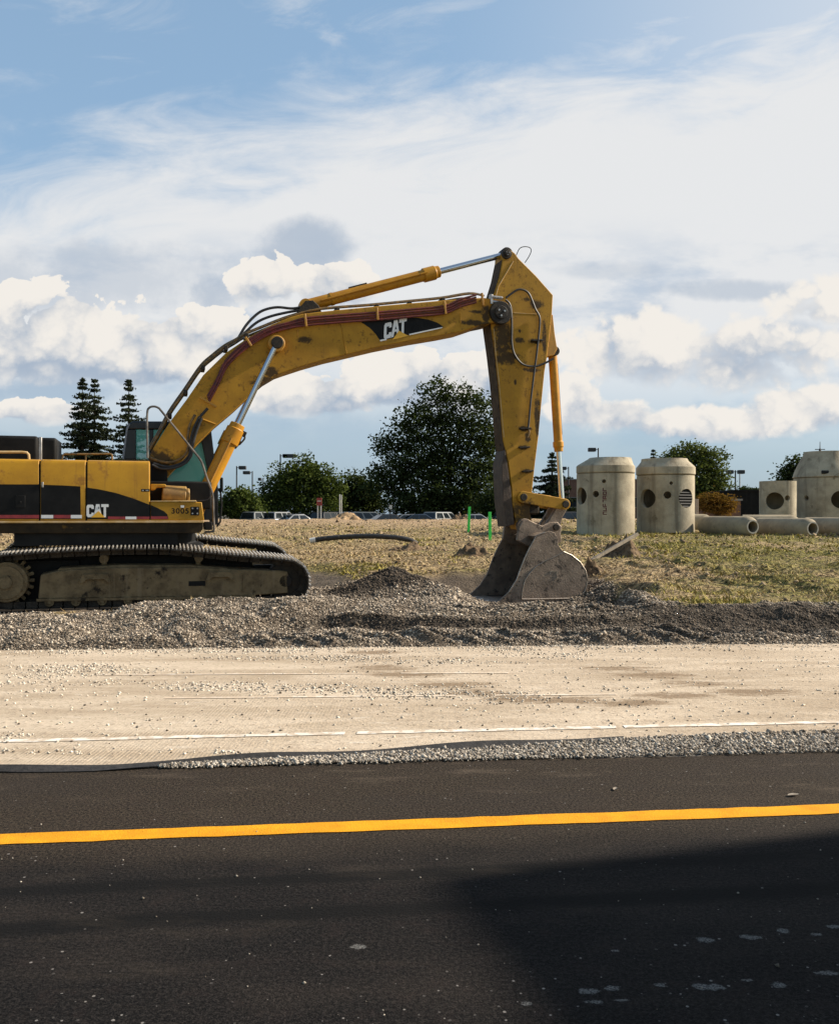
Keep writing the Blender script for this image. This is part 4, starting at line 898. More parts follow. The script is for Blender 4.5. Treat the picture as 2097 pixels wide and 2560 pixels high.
    o, a, d, s = ram('bucket_cylinder', sb(1146, 727), sb(1166, 1043), .655, .092, .058, .22, vm, yhot)
    b = MB(); b.cyl(a+Vector((0,-.16,0)), a+Vector((0,.16,0)), .10, 20); b.build('trunnion', grease, o, bevel=.01)
    b = MB(); b.tube([a+d*.25+Vector((.085,-.03,0)), a+d*1.75+Vector((.088,-.03,0))], .013, 6); b.build('oil_pipe', alu, o)
    # linkage
    for v0, v1 in ((VS-.09, VS-.01), (VS2+.01, VS2+.09)):
        P0, P1 = mp(1081.6, 1029, VS-.05), mp(1168, 1043.5, VS-.05); d = Vector((P1[0]-P0[0], P1[1]-P0[1])).normalized(); n = Vector((-d.y, d.x))
        b = MB(); r0, r1 = .125, .115
        arc = [(P0[0]-d.x*r0*math.cos(t)+n.x*r0*math.sin(t), P0[1]-d.y*r0*math.cos(t)+n.y*r0*math.sin(t)) for t in np.linspace(-1.5, 1.5, 9)]
        arc += [(P1[0]+d.x*r1*math.cos(t)+n.x*r1*math.sin(t), P1[1]+d.y*r1*math.cos(t)+n.y*r1*math.sin(t)) for t in np.linspace(1.5, -1.5, 9)]
        b.prism(arc, v0, v1); o = b.build('rocker_arm', smat, ex, bevel=.012)
        for P in (P0, P1): MB().cyl((P[0], v0-.03, P[1]), (P[0], v1+.03, P[1]), .075, 20).build('pin', grease, o, bevel=.008)
    b = MB(); p = mq([(1108,1021),(1140,1026),(1138,1036),(1108,1034)], VS); b.prism(p, VS-.01, VS2+.01); b.build('rocker_web', yel, ex, bevel=.01)
    for v0, v1 in ((VS+.04, VS+.16), (VS2-.16, VS2-.04)):
        b = MB(); b.prism(mq([(1158,1034),(1170,1032),(1179,1041),(1176,1053),(1166,1070),(1161,1092),(1153,1104),(1138,1106),(1128,1096),(1133,1082),(1146,1062)], VS), v0, v1); b.build('bucket_link', rusty, ex, bevel=.02)
    b = MB(); u, z = mp(1107, 1050, VS); b.box((u, vm, z), (.28, .3, .30)); b.build('stick_nose', grease, stick, bevel=.04)

    # ---- bucket
    W0, W1 = .90, 2.64
    C6 = lambda pts: [(910.6+.2193*x, 869.2+.2193*y) for x, y in pts]
    heel = C6([(1110,1120),(1112,1175),(1160,1240),(1240,1275),(1320,1340),(1372,1420),(1390,1510),(1368,1605),(1310,1690),(1205,1745)])
    tip = C6([(1000,1752),(760,1745),(510,1738)])
    front = C6([(575,1690),(650,1620),(720,1510),(760,1400),(800,1300),(850,1195),(905,1095),(940,1075),(990,1060),(1030,1046),(1078,1062)])
    outline = heel+tip+front
    bk = None
    for v0, v1 in ((W0, W0+.045), (W1-.045, W1)):
        o = MB().prism(mq(outline, W0), v0, v1).build('bucket' if bk is None else 'side_plate', rusty, ex if bk is None else bk, bevel=.006)
        if bk is None: bk = o
    hu = mq(heel+tip, W0); cen = (sum(p[0] for p in hu)/len(hu), sum(p[1] for p in hu)/len(hu))
    def inset(p, k): d = Vector((cen[0]-p[0], cen[1]-p[1])).normalized(); return (p[0]+d.x*k, p[1]+d.y*k)
    b = MB(); n = len(hu)
    for i in range(n-1):
        p, q = hu[i], hu[i+1]
        k0, k1 = .012, .065
        b.prism([inset(p, k0), inset(q, k0), inset(q, k1), inset(p, k1)], W0+.04, W1-.04)
    b.build('shell', rusty, bk)
    # near side: wear plate, bright cutting edges
    wp = C6([(1160,1250),(1080,1290),(990,1330),(900,1385),(840,1450),(800,1510),(778,1600),(770,1690),(1000,1688),(1285,1680),(1330,1625),(1365,1570),(1382,1505),(1366,1425),(1316,1350),(1238,1285)])
    MB().prism(mq(wp, W0), W0-.014, W0+.002).build('wear_plate', rusty, bk, bevel=.003)
    MB().tube([m3(x, y, W0-.012) for x, y in wp[:8]], .010, 6).build('weld_bead', bedge, bk)
    MB().tube([m3(x, y, W0-.012) for x, y in wp[7:10]], .015, 6).build('weld_bead', bedge, bk)
    MB().tube([m3(x, y, W0-.004) for x, y in heel[2:]], .012, 6).build('weld_bead', bedge, bk)
    MB().tube([m3(x, y, W0+.0) for x, y in front[1:9]], .012, 6).build('side_cutter', bedge, bk)
    MB().tube(smooth_path([m3(x, y, W0-.001) for x, y in C6([(905,1095),(840,1250),(770,1420)])], 4), .006, 6).build('weld_bead', bedge, bk)
    for x, y in C6([(590,1685),(650,1632),(712,1560),(742,1480),(768,1405),(735,1525)]):
        u, z = mp(x, y, W0); MB().cyl((u+.02, W0-.012, z), (u+.02, W0, z), .012, 8).build('bolt', blk, bk)
    b = MB(); 
    (ua, za), (ub, zb2) = mp(*C6([(1030,1425)])[0], W0), mp(*C6([(1098,1492)])[0], W0)
    for pts in ([(ua, za), (ub, za), (ub, za-.012), (ua, za-.012)], [(ub, za), (ub, zb2), (ub-.012, zb2), (ub-.012, za)]): b.prism(pts, W0-.022, W0-.013)
    b.build('casting_mark', bedge, bk, smooth=False)
    # lip, roof, hinge ears, teeth
    tu = mq(tip, W0); lp = mq(C6([(500,1742),(700,1742),(700,1722),(520,1730)]), W0)
    b = MB(); b.prism(lp, W0-.01, W1+.01); b.build('cutting_lip', rusty, bk, bevel=.005)
    for k in range(5):
        v = W0+.10+(W1-W0-.2)*k/4; b = MB(); u0_, z0_ = lp[0]; b.prism([(u0_+.10, z0_+.05), (u0_-.16, z0_-.03), (u0_-.16, z0_-.05), (u0_+.10, z0_-.05)], v-.06, v+.06); b.build('tooth', bedge, bk, bevel=.01)
    rf = mq(C6([(905,1095),(990,1062),(1080,1066),(1105,1130),(1060,1150),(930,1130)]), W0)
    b = MB(); b.prism(rf, W0+.04, W1-.04); b.build('torsion_tube', rusty, bk, bevel=.01)
    for v0, v1 in ((VS-.20, VS-.11), (VS2+.11, VS2+.20)):
        e = [(1068,1118),(1072,1092),(1079,1078),(1090,1074),(1101,1080),(1120,1088),(1138,1080),(1152,1080),(1160,1090),(1158,1104),(1160,1122),(1140,1130),(1090,1130)]
        b = MB(); b.prism(mq(e, VS-.15), v0, v1); b.build('hinge_ear', rusty, bk, bevel=.015)
    u, z = mp(1148, 1091, VS-.15); MB().cyl((u, VS-.24, z), (u, VS2+.24, z), .07, 18).build('pin', grease, bk, bevel=.01)
    return ex
# ------------------------------------------------------------------ things in the field and beyond
def at(x, y, Y): return Vector(((x-CX)/FPX*Y, Y, EYE+(HY-y)/FPX*Y))
def loft(rings, n=48, k=0, mb=None):
    """rings of (radius, height, shift x); outside going up, inside going down"""
    vs = [(r*math.cos(2*math.pi*j/n)+dx, r*math.sin(2*math.pi*j/n), h) for r, h, dx in rings for j in range(n)]; m = len(rings)
    fs = [(i*n+j, i*n+(j+1)%n, ((i+1)%m)*n+(j+1)%n, ((i+1)%m)*n+j) for i in range(m) for j in range(n)]
    return (mb or MB()).add(vs, fs, k)
def cut_holes(o, cutters):
    """cuts round holes through a thick shell and bakes the result"""
    for c in cutters:
        md = o.modifiers.new('cut', 'BOOLEAN'); md.operation = 'DIFFERENCE'; md.object = c; md.solver = 'EXACT'
    bpy.context.view_layer.update(); dg = bpy.context.evaluated_depsgraph_get()
    me = bpy.data.meshes.new_from_object(o.evaluated_get(dg)); o.modifiers.clear(); o.data = me
    for c in cutters: bpy.data.objects.remove(c, do_unlink=True)
    me.polygons.foreach_set('use_smooth', [True]*len(me.polygons)); me.set_sharp_from_angle(angle=math.radians(30))

def build_concrete():
    conc = mat('cast_concrete', (.45, .39, .285), (.29, .25, .18), 1.3, .9, bump=.6, bscale=26, spec=.2, dirt=((.19, .155, .105), .60, 1.8, (.54, .46, .33), .68, 15, (.15, .12, .085), .66, 30), streak=((.16, .13, .09), 3.4, .52, .62))
    conc2 = mat('pipe_concrete', (.36, .30, .205), (.24, .20, .14), 1.3, .9, bump=.35, bscale=30, spec=.2, dirt=((.12, .10, .075), .58, 3), streak=((.13, .11, .08), 3, .55, .5))
    rim = mat('fresh_concrete', (.48, .44, .37), (.36, .33, .27), 5, .9)
    dark = mat('pipe_black', (.008, .008, .009), (.016, .016, .016), 6, .6, spec=.2)
    redp = mat('red_marking', (.12, .022, .026), (.075, .022, .022), 9, .8, dirt=((.16, .13, .10), .60, 18))
    def manhole(px, Y, rings, holes, label, group='precast concrete manhole sections'):
        X = (px-CX)/FPX*Y; zg = zf(X, Y)-.05
        root = empty('manhole_section', (X, Y, zg)); tag(root, label, 'manhole', group)
        parts = []
        for nm, rg in rings:
            o = loft(rg).build(nm, conc, root, ang=30); parts.append(o)
        a = math.atan2(X, Y); R0 = max(r for r, h, dx in rings[0][1]); cs = []
        for ps, h, r in holes:
            d = Vector((math.sin(math.radians(ps)-a), -math.cos(math.radians(ps)-a), 0))
            c = MB().tube([d*(R0*.45)+Vector((0,0,h)), d*(R0*1.3)+Vector((0,0,h))], r, 28).build('cutter', conc); c.location = (X, Y, zg); cs.append(c)
        cut_holes(parts[0], cs)
        return root, parts, a, R0
    h2 = lambda y, Y, px: EYE+(HY-y)/FPX*Y-(zf((px-CX)/FPX*Y, Y)-.05)
    barrel = lambda R, t, H: [(R, 0, 0), (R, H, 0), (R-t, H, 0), (R-t, 0, 0)]
    # first big section with flat eccentric lid
    Y = 35.3; R = 1.113; H = h2(981.5, Y, 1252); T = h2(948, Y, 1252); S = h2(963.5, Y, 1252)
    m1, p, a, R0 = manhole(1252.5, Y, [('barrel', barrel(R, .16, H)), ('lid', [(R-.02, H+.02, 0), (R+.012, H+.06, 0), (R+.012, S-.04, 0), (R-.05, S+.02, 0), (.84, T-.05, .16), (.80, T, .18), (.42, T, .18), (.42, T-.25, .1), (.9, H+.02, 0)])],
        [(-57, h2(1027, Y, 1252), .335), (-19, h2(1023.6, Y, 1252), .125), (-3, h2(998, Y, 1252), .075)],
        'tall pale concrete manhole with red vertical lettering, nearest to the excavator arm')
    d0 = lambda ps: Vector((math.sin(math.radians(ps)-a), -math.cos(math.radians(ps)-a), 0))
    b = MB(); rr = random.Random(5); letters = 7                       # red spray lettering running up the wall, too weathered to read
    for i in range(letters):
        zc = h2(1066, Y, 1252)+(h2(1010, Y, 1252)-h2(1066, Y, 1252))*(i+.5)/letters
        for kx, kz, w, h in ((0, -.05, 7.5, .030), (0, .045, 7.5, .028), (-3.0, 0, 1.9, .10), (2.9 if i % 2 else .4, 0, 1.8, .10)):
            if rr.random() < .16: continue
            n = 4; ps0 = -1.5+kx-w/2+rr.uniform(-.5, .5); q = []
            for s in range(n+1):
                dd = d0(ps0+w*s/n)*(R0+.004); q.append((dd.x, dd.y, zc+kz))
            vs = [(x, y, z-h/2) for x, y, z in q]+[(x, y, z+h/2) for x, y, z in q]
            b.add(vs, [(s, s+1, n+2+s, n+1+s) for s in range(n)])
    b.build('lettering', redp, p[0], smooth=False)
    # second big section
    Y = 36.5; R = 1.15
    H = h2(985, Y, 1376); T = h2(950, Y, 1376); S = h2(967, Y, 1376)
    m2, p, a, R0 = manhole(1376.5, Y, [('barrel', barrel(R-.02, .16, H)), ('lid', [(R-.03, H+.02, 0), (R+.012, H+.06, 0), (R+.012, S-.02, 0), (R-.06, S+.06, 0), (.93, T-.10, -.03), (.90, T, -.05), (.42, T, -.05), (.42, T-.25, 0), (.9, H+.02, 0)])],
        [(-39, h2(1032, Y, 1376), .375), (4, h2(1025.5, Y, 1376), .145), (11, h2(1001.5, Y, 1376), .068), (45.5, h2(1032, Y, 1376), .375)],
        'tall concrete manhole with a black ribbed pipe end inside its right hand opening')
    d = Vector((math.sin(math.radians(45.5)-a), -math.cos(math.radians(45.5)-a), 0)); zc = h2(1032, Y, 1376); sd = Vector((-d.y, d.x, 0))
    b = MB()
    for i in range(7):
        z = zc-.33+i*.11; w = math.sqrt(max(.01, .365**2-(z-zc)**2)); b.tube([d*(R0-.10)+sd*w+Vector((0,0,z)), d*(R0-.10)-sd*w+Vector((0,0,z))], .052, 10)
    b.build('ribbed_pipe', dark, m2)
    # small riser and the large cone-topped section
    Y = 41; R = .79
    m3_, p, a, R0 = manhole(1608.5, Y, [('barrel', [(R, 0, 0), (R, h2(996, Y, 1608), 0), (.02, h2(996, Y, 1608), 0), (.02, h2(996, Y, 1608)-.15, 0), (R-.13, h2(996, Y, 1608)-.15, 0), (R-.13, 0, 0)])], [(-10, h2(1037, Y, 1608), .385), (31, h2(1031, Y, 1608), .12)], 'shorter flat-topped concrete ring with one large round opening')
    Y = 42.5; R = 1.41; H = h2(990, Y, 1706); T = h2(935, Y, 1706)
    m4, p, a, R0 = manhole(1706.5, Y, [('barrel', barrel(R-.03, .16, H)), ('cone', [(R-.02, H+.02, 0), (R+.02, H+.05, 0), (R-.06, H+.30, 0), (R-.22, H+.66, 0), (.93, T-.10, 0), (.91, T, 0), (.5, T, 0), (.5, T-.3, 0), (1.1, H+.02, 0)])],
        [(27, h2(1034.6, Y, 1706), .40), (-35, h2(1031, Y, 1706), .115)], 'large concrete manhole with a sloped cone top, cut by the picture edge')
    b = MB(); n = 6
    for i, (p0, w, y0, y1) in enumerate(((22, 14, 992.5, 996), (24, 15, 997, 1002), (28, 12, 1002.5, 1006))):
        q = [Vector((math.sin(math.radians(p0+w*s/n)-a), -math.cos(math.radians(p0+w*s/n)-a), 0))*(R0-.022) for s in range(n+1)]
        z0, z1 = h2(y1, Y, 1706), h2(y0, Y, 1706); b.add([(v.x, v.y, z0) for v in q]+[(v.x, v.y, z1) for v in q], [(s, s+1, n+2+s, n+1+s) for s in range(n)])
    b.build('red_marking', redp, p[0], smooth=False)
    b = MB(); dd = Vector((math.sin(-a), -math.cos(a), 0)); b.box(dd*(R-.02)+Vector((0, 0, H+.24)), (.34, .09, .16)); b.build('lifting_pocket', dark, p[1], bevel=.04)
    # pipes lying on the grass
    def pipe(px, py, Y, r, dr, L, label, spig=True):
        c = at(px, py, Y); d = Vector((dr[0], dr[1], 0)).normalized(); zg = zf(c.x, c.y); c.z = zg+r-.03
        root = empty('concrete_pipe', (c.x, c.y, zg)); tag(root, label, 'concrete pipe', 'concrete pipes lying on the grass')
        prof = [(r*.86, -L), (r, -L+.05), (r, -.30), (r*.93, -.16), (r*.72, -.04), (r*.66, 0), (r*.54, 0), (r*.54, -L+.1)] if spig else [(r, -L), (r, 0), (r*.8, 0), (r*.8, -L+.1)]
        Rm = Vector((0,0,1)).rotation_difference(d).to_matrix(); b = MB(); n = 36; m = len(prof)
        vs = [Rm @ Vector((q*math.cos(2*math.pi*j/n), q*math.sin(2*math.pi*j/n), h))+Vector((0, 0, r-.03)) for q, h in prof for j in range(n)]
        fs = [(i*n+j, i*n+(j+1)%n, (i+1)*n+(j+1)%n, (i+1)*n+j) for i in range(m-1) for j in range(n)]+[tuple(range(n-1, -1, -1)), tuple(range((m-1)*n, m*n))]
        b.add(vs, fs); b.build('pipe_body', conc2, root, ang=40)
        vs = [Rm @ Vector((q*math.cos(2*math.pi*j/n), q*math.sin(2*math.pi*j/n), .004))+Vector((0, 0, r-.03)) for q in (r*.665, r*.535) for j in range(n)]
        MB().add(vs, [(j, (j+1)%n, n+(j+1)%n, n+j) for j in range(n)]).build('end_rim', rim, root, smooth=False)
    pipe(1557, 1092, 33.2, .385, (.30, -.95), 2.9, 'first concrete pipe right of the tall manholes, its round end facing right')
    pipe(1681, 1092, 33.0, .385, (.30, -.95), 3.0, 'middle concrete pipe in front of the small riser ring')
    pipe(1800, 1096, 32.3, .385, (.30, -.95), 3.2, 'concrete pipe running out of the picture at its right edge')
    pipe(1470, 1077, 38.5, .36, (.95, -.3), 2.0, 'concrete pipe half hidden behind the ribbed-pipe manhole')
    pipe(1650, 1078, 37.5, .36, (.95, -.3), 2.2, 'concrete pipe mostly hidden behind the front row of pipes')

def build_field_things():
    green = mat('green_paint', (.05, .72, .09), (.04, .58, .08), 5, .6)
    for x, yt, yb, lb in ((969.5, 1049, 1101, 'bright green wooden stake, the left of two in the grass'), (1014, 1060, 1118, 'bright green wooden stake standing nearer the excavator bucket')):
        p = hit(x, yb); h = (yb-yt)/FPX*p.y
        b = MB(); b.prism([(-.048, -.25), (0, -.32), (.048, -.25), (.048, h), (-.048, h)], -.02, .02); o = b.build('survey_stake', green, bevel=.004); o.location = p; o.rotation_euler = (.02, .03 if x < 1000 else -.02, .25)
        tag(o, lb, 'stake', 'green stakes in the field')
    blk = mat('drain_pipe', (.014, .013, .013), (.03, .028, .026), 8, .5, dirt=((.10, .08, .055), .6, 9))
    pts = [(648,1118),(668,1115),(700,1112),(735,1110),(765,1109.5),(795,1110.5),(825,1113),(848,1118),(864,1126)]
    P0 = [hit(x, y+5) for x, y in ((650,1119),(862,1122))]; Y0 = P0[0].y
    b = MB(); pth = smooth_path([at(x, y, Y0+.2*i/8)+Vector((0, 0, 0)) for i, (x, y) in enumerate(pts)], 5); n = len(pth)
    b.tube(pth, [.078+.006*(i % 2) for i in range(n)], 12); o = b.build('drain_pipe', blk); tag(o, 'curved black plastic pipe arching over the dry grass', 'pipe')
    MB().tube([pth[0]-Vector((.10, 0, .02)), pth[0]+Vector((.08, 0, .01))], .09, 12).build('end_cap', mat('cap_white', (.62, .60, .56)), o)
    wood = mat('grey_wood', (.30, .25, .19), (.20, .165, .12), 3, .9, streak=((.12, .10, .075), 14, .5, .6))
    A = at(1222, 1160, 21.6); B = at(1318, 1105, 22.5); d = (B-A); R = rot_to(d)
    b = MB(); b.box((A+B)/2, (d.length, .10, .075), R); tag(b.build('timber_post', wood, bevel=.008), 'weathered timber post sticking up from a clod heap', 'timber post')
    # heaps of soil
    def heap(x, y, w, h, label, m, group=None, Y=None, depth=.9, seed=1, name='soil_heap'):
        p = hit(x, y) if Y is None else Vector(((x-CX)/FPX*Y, Y, zf((x-CX)/FPX*Y, Y))); W = w/FPX*p.y; Hh = h/FPX*p.y*.72
        n = 46; g = np.linspace(-1, 1, n); gx, gy = np.meshgrid(g, g); r2 = gx**2+gy**2
        z = np.exp(-3.0*r2**1.5)*(.8+.75*fbm(gx*1.9+seed*7.3, gy*1.9+seed*3.1, 101, 4))+.26*fbm(gx*6+seed, gy*6, 111, 3)*np.exp(-1.8*r2)-.14
        X = p.x+gx*W*.62; Y_ = p.y+gy*W*.62*depth; Z = terrain(X.ravel(), Y_.ravel(), False)[0].reshape(n, n)+z*Hh
        i = np.arange((n-1)*n).reshape(n-1, n)[:, :-1].ravel()
        o = mesh_np(name, np.stack([X.ravel(), Y_.ravel(), Z.ravel()], 1), np.stack([i, i+1, i+n+1, i+n], 1), m)
        tag(o, label, 'soil heap', group)
    soil = mat('heap_soil', (.11, .075, .045), (.20, .14, .085), 9, .95, bump=.9, bscale=14, spec=.1, dirt=((.045, .032, .022), .52, 11, (.33, .25, .15), .66, 20))
    tan = mat('heap_sand', (.42, .29, .17), (.27, .18, .10), 4, .95, bump=.9, bscale=8, spec=.1, dirt=((.12, .085, .045), .55, 6))
    heap(1285, 1150, 92, 44, 'low heap of brown clods under the timber post', soil, seed=2)
    heap(1215, 1185, 60, 26, 'crumbled brown clods just right of the excavator bucket', soil, seed=3)
    heap(975, 1150, 84, 30, 'dark low soil heap between the stakes and the bucket', soil, seed=4)
    heap(845, 1138, 80, 18, 'dark low soil heap below the end of the black pipe', soil, seed=5)
    heap(722, 1076, 78, 20, 'pale tan soil heap on the ridge in front of the cars', tan, Y=49.5, seed=6)
    heap(953, 1078, 40, 17, 'small brown soil heap on the ridge beside the green stakes', soil, Y=49.0, seed=7)
    leafm = mat('dead_leaf', (.20, .16, .12), (.30, .27, .22), 30, .8)
    for x, y, s, rz, lb in ((1640, 1647, .05, .3, 'pale curled dead leaf on the asphalt above the yellow line'), (1272, 1634, .035, 1.1, 'dark curled dead leaf on the asphalt near the white gravel')):
        p = ground_px(x, y); b = MB(); n = 9
        vs = []; fs = []
        for i in range(n):
            t_ = i/(n-1); w = math.sin(math.pi*min(1, t_*1.02))**.7*.32
            for j in (-1, 0, 1): vs.append((s*(t_-.5)*1.6, s*w*j, .006+s*(.22*abs(j)*w*2+.25*(t_-.5)**2)))
        for i in range(n-1):
            for j in range(2): fs.append((i*3+j, i*3+3+j, i*3+4+j, i*3+1+j))
        b.add(vs, fs); o = b.build('dead_leaf', leafm); o.location = p; o.rotation_euler = (0, 0, rz); tag(o, lb, 'leaf')

# ------------------------------------------------------------------ trees
def leaf_mat(name, c1, c2, trans=.30):
    M = bpy.data.materials.new(name); M.use_nodes = True; t = NT(M.node_tree); t.n.clear()
    out = t.node('ShaderNodeOutputMaterial'); a = t.node('ShaderNodeAttribute', attribute_name='tone').outputs['Fac']
    c = t.mix(a, c1, c2); d = t.node('ShaderNodeBsdfDiffuse'); tr = t.node('ShaderNodeBsdfTranslucent'); mx = t.node('ShaderNodeMixShader')
    t.put(d.inputs[0], c); t.put(tr.inputs[0], t.mix(1.0, c, (1.1, 1.2, .5), 'MULTIPLY')); mx.inputs[0].default_value = trans
    t.l.new(d.outputs[0], mx.inputs[1]); t.l.new(tr.outputs[0], mx.inputs[2]); t.l.new(mx.outputs[0], out.inputs[0]); return M
def leaves_mesh(name, C, size, m, parent, per=14, spread=.42, droop=0.0):
    n = len(C); N = n*per
    c = np.repeat(np.asarray(C), per, 0)+RNG.normal(0, 1, (N, 3))*np.array([spread, spread, spread*.62])
    s = size*RNG.uniform(.6, 1.35, N)
    d = RNG.normal(0, 1, (N, 3)); d[:, 2] = d[:, 2]*.5-droop; d /= np.linalg.norm(d, axis=1)[:, None]
    w = np.cross(d, RNG.normal(0, 1, (N, 3))); w /= np.linalg.norm(w, axis=1)[:, None]+1e-9
    V = np.stack([c-d*s[:, None]*.5, c+w*s[:, None]*.30, c+d*s[:, None]*.5, c-w*s[:, None]*.30], 1)
    ct = RNG.uniform(0, 1, n)
    tone = np.clip(np.repeat(ct, per)*.6+RNG.uniform(0, .45, N), 0, 1)
    return mesh_np(name, V.reshape(-1, 3), np.arange(4*N).reshape(N, 4), m, parent, tone=np.repeat(tone, 4))
BARK = None
def tree(name, label, Y, base_px, blobs, n, leaf, m, group, spread=.42, per=14, shell=.35, trunk=.22):
    """blobs: outlines of leaf masses as (x, y, rx, ry) seen in the photograph; each becomes a leafy ball at its real size"""
    X0 = (base_px-CX)/FPX*Y; z0 = zf(X0, Y)
    root = empty(name, (X0, Y, z0)); tag(root, label, 'tree', group)
    k = Y/FPX; B = []
    for (x, y, rx, ry) in blobs:
        B.append((Vector(((x-CX)*k-X0, random.uniform(-.25, .25)*rx*k, EYE+(HY-y)*k-z0)), rx*k, ry*k))
    vol = np.array([b[1]*b[1]*b[2] for b in B]); vol = vol**.72; cnt = np.maximum(4, (n*vol/vol.sum()).astype(int)); C = []
    for (c, rx, ry), q in zip(B, cnt):
        d = RNG.normal(0, 1, (q, 3)); d /= np.linalg.norm(d, axis=1)[:, None]
        r = shell+(1-shell)*RNG.uniform(0, 1, q)**.6; r = r*(1+.24*np.abs(RNG.normal(0, 1, q))*(r > .86))
        C.append(np.array(c)+d*r[:, None]*np.array([rx, rx*.9, ry]))
    C = np.concatenate(C); C = C[C[:, 2] > .25]
    leaves_mesh('crown', C, leaf, m, root, per, spread)
    b = MB(); top = max(c.z for c, _, _ in B); r0 = trunk
    P = [Vector((0, 0, -.2)), Vector((0, 0, top*.2)), Vector((top*.01, 0, top*.45)), Vector((0, 0, top*.8))]
    b.tube(P, [r0*1.25, r0*.9, r0*.6, r0*.12], 9)
    for c, rx, ry in B:
        s = Vector((0, 0, min(top*.55, max(top*.12, c.z*.45)))); mid = (s+c)/2+Vector((0, 0, -.06*top)); b.tube([s, mid, c], [r0*.42, r0*.26, r0*.08], 6)
        for j in range(3):
            e = c+Vector((random.uniform(-.7, .7)*rx, random.uniform(-.7, .7)*rx, random.uniform(-.4, .7)*ry)); b.tube([mid, (mid+e)/2+Vector((0, 0, .03*top)), e], [r0*.2, r0*.13, r0*.03], 5)
    b.build('trunk', BARK, root)
    return root
def spruce(label, Y, px, ytop, ybot, wbot, m, group, n_wh=26, seed=1, gap=.0):
    r = random.Random(seed); k = Y/FPX; X0 = (px-CX)*k; z0 = zf(X0, Y); zt = EYE+(HY-ytop)*k-z0; zb = EYE+(HY-ybot)*k-z0
    root = empty('spruce_tree', (X0, Y, z0)); tag(root, label, 'tree', group)
    MB().tube([(0, 0, -.2), (0, 0, zt*.6), (0, 0, zt)], [.22, .12, .015], 8).build('trunk', BARK, root)
    C = []; Dv = []
    H = zt-max(.4, min(zb, zt*.3)); W = wbot*k/2
    slope = W/(zt-zb)
    for i in range(n_wh):
        z = zt-(zt-.5)*((i+.3)/n_wh)**1.05
        R = min(slope*(zt-z)**.92*(zt-zb)**.08, W*1.25)*(1+r.uniform(-.22, .22))+.10
        nb = max(4, int(5+R*3.0)); tilt = r.uniform(.22, .48); z += r.uniform(-.12, .12)
        for j in range(nb):
            a = 2*math.pi*(j+r.random())/nb; L = R*r.uniform(.55, 1.15)
            for s in np.linspace(.15, 1, max(3, int(L*5.5))):
                C.append((math.cos(a)*L*s, math.sin(a)*L*s, z-L*tilt*s+L*.20*s*s*s+r.uniform(-.03, .03)))
    C = np.array(C); leaves_mesh('crown', C, .24, m, root, 7, .09, .75)
    return root

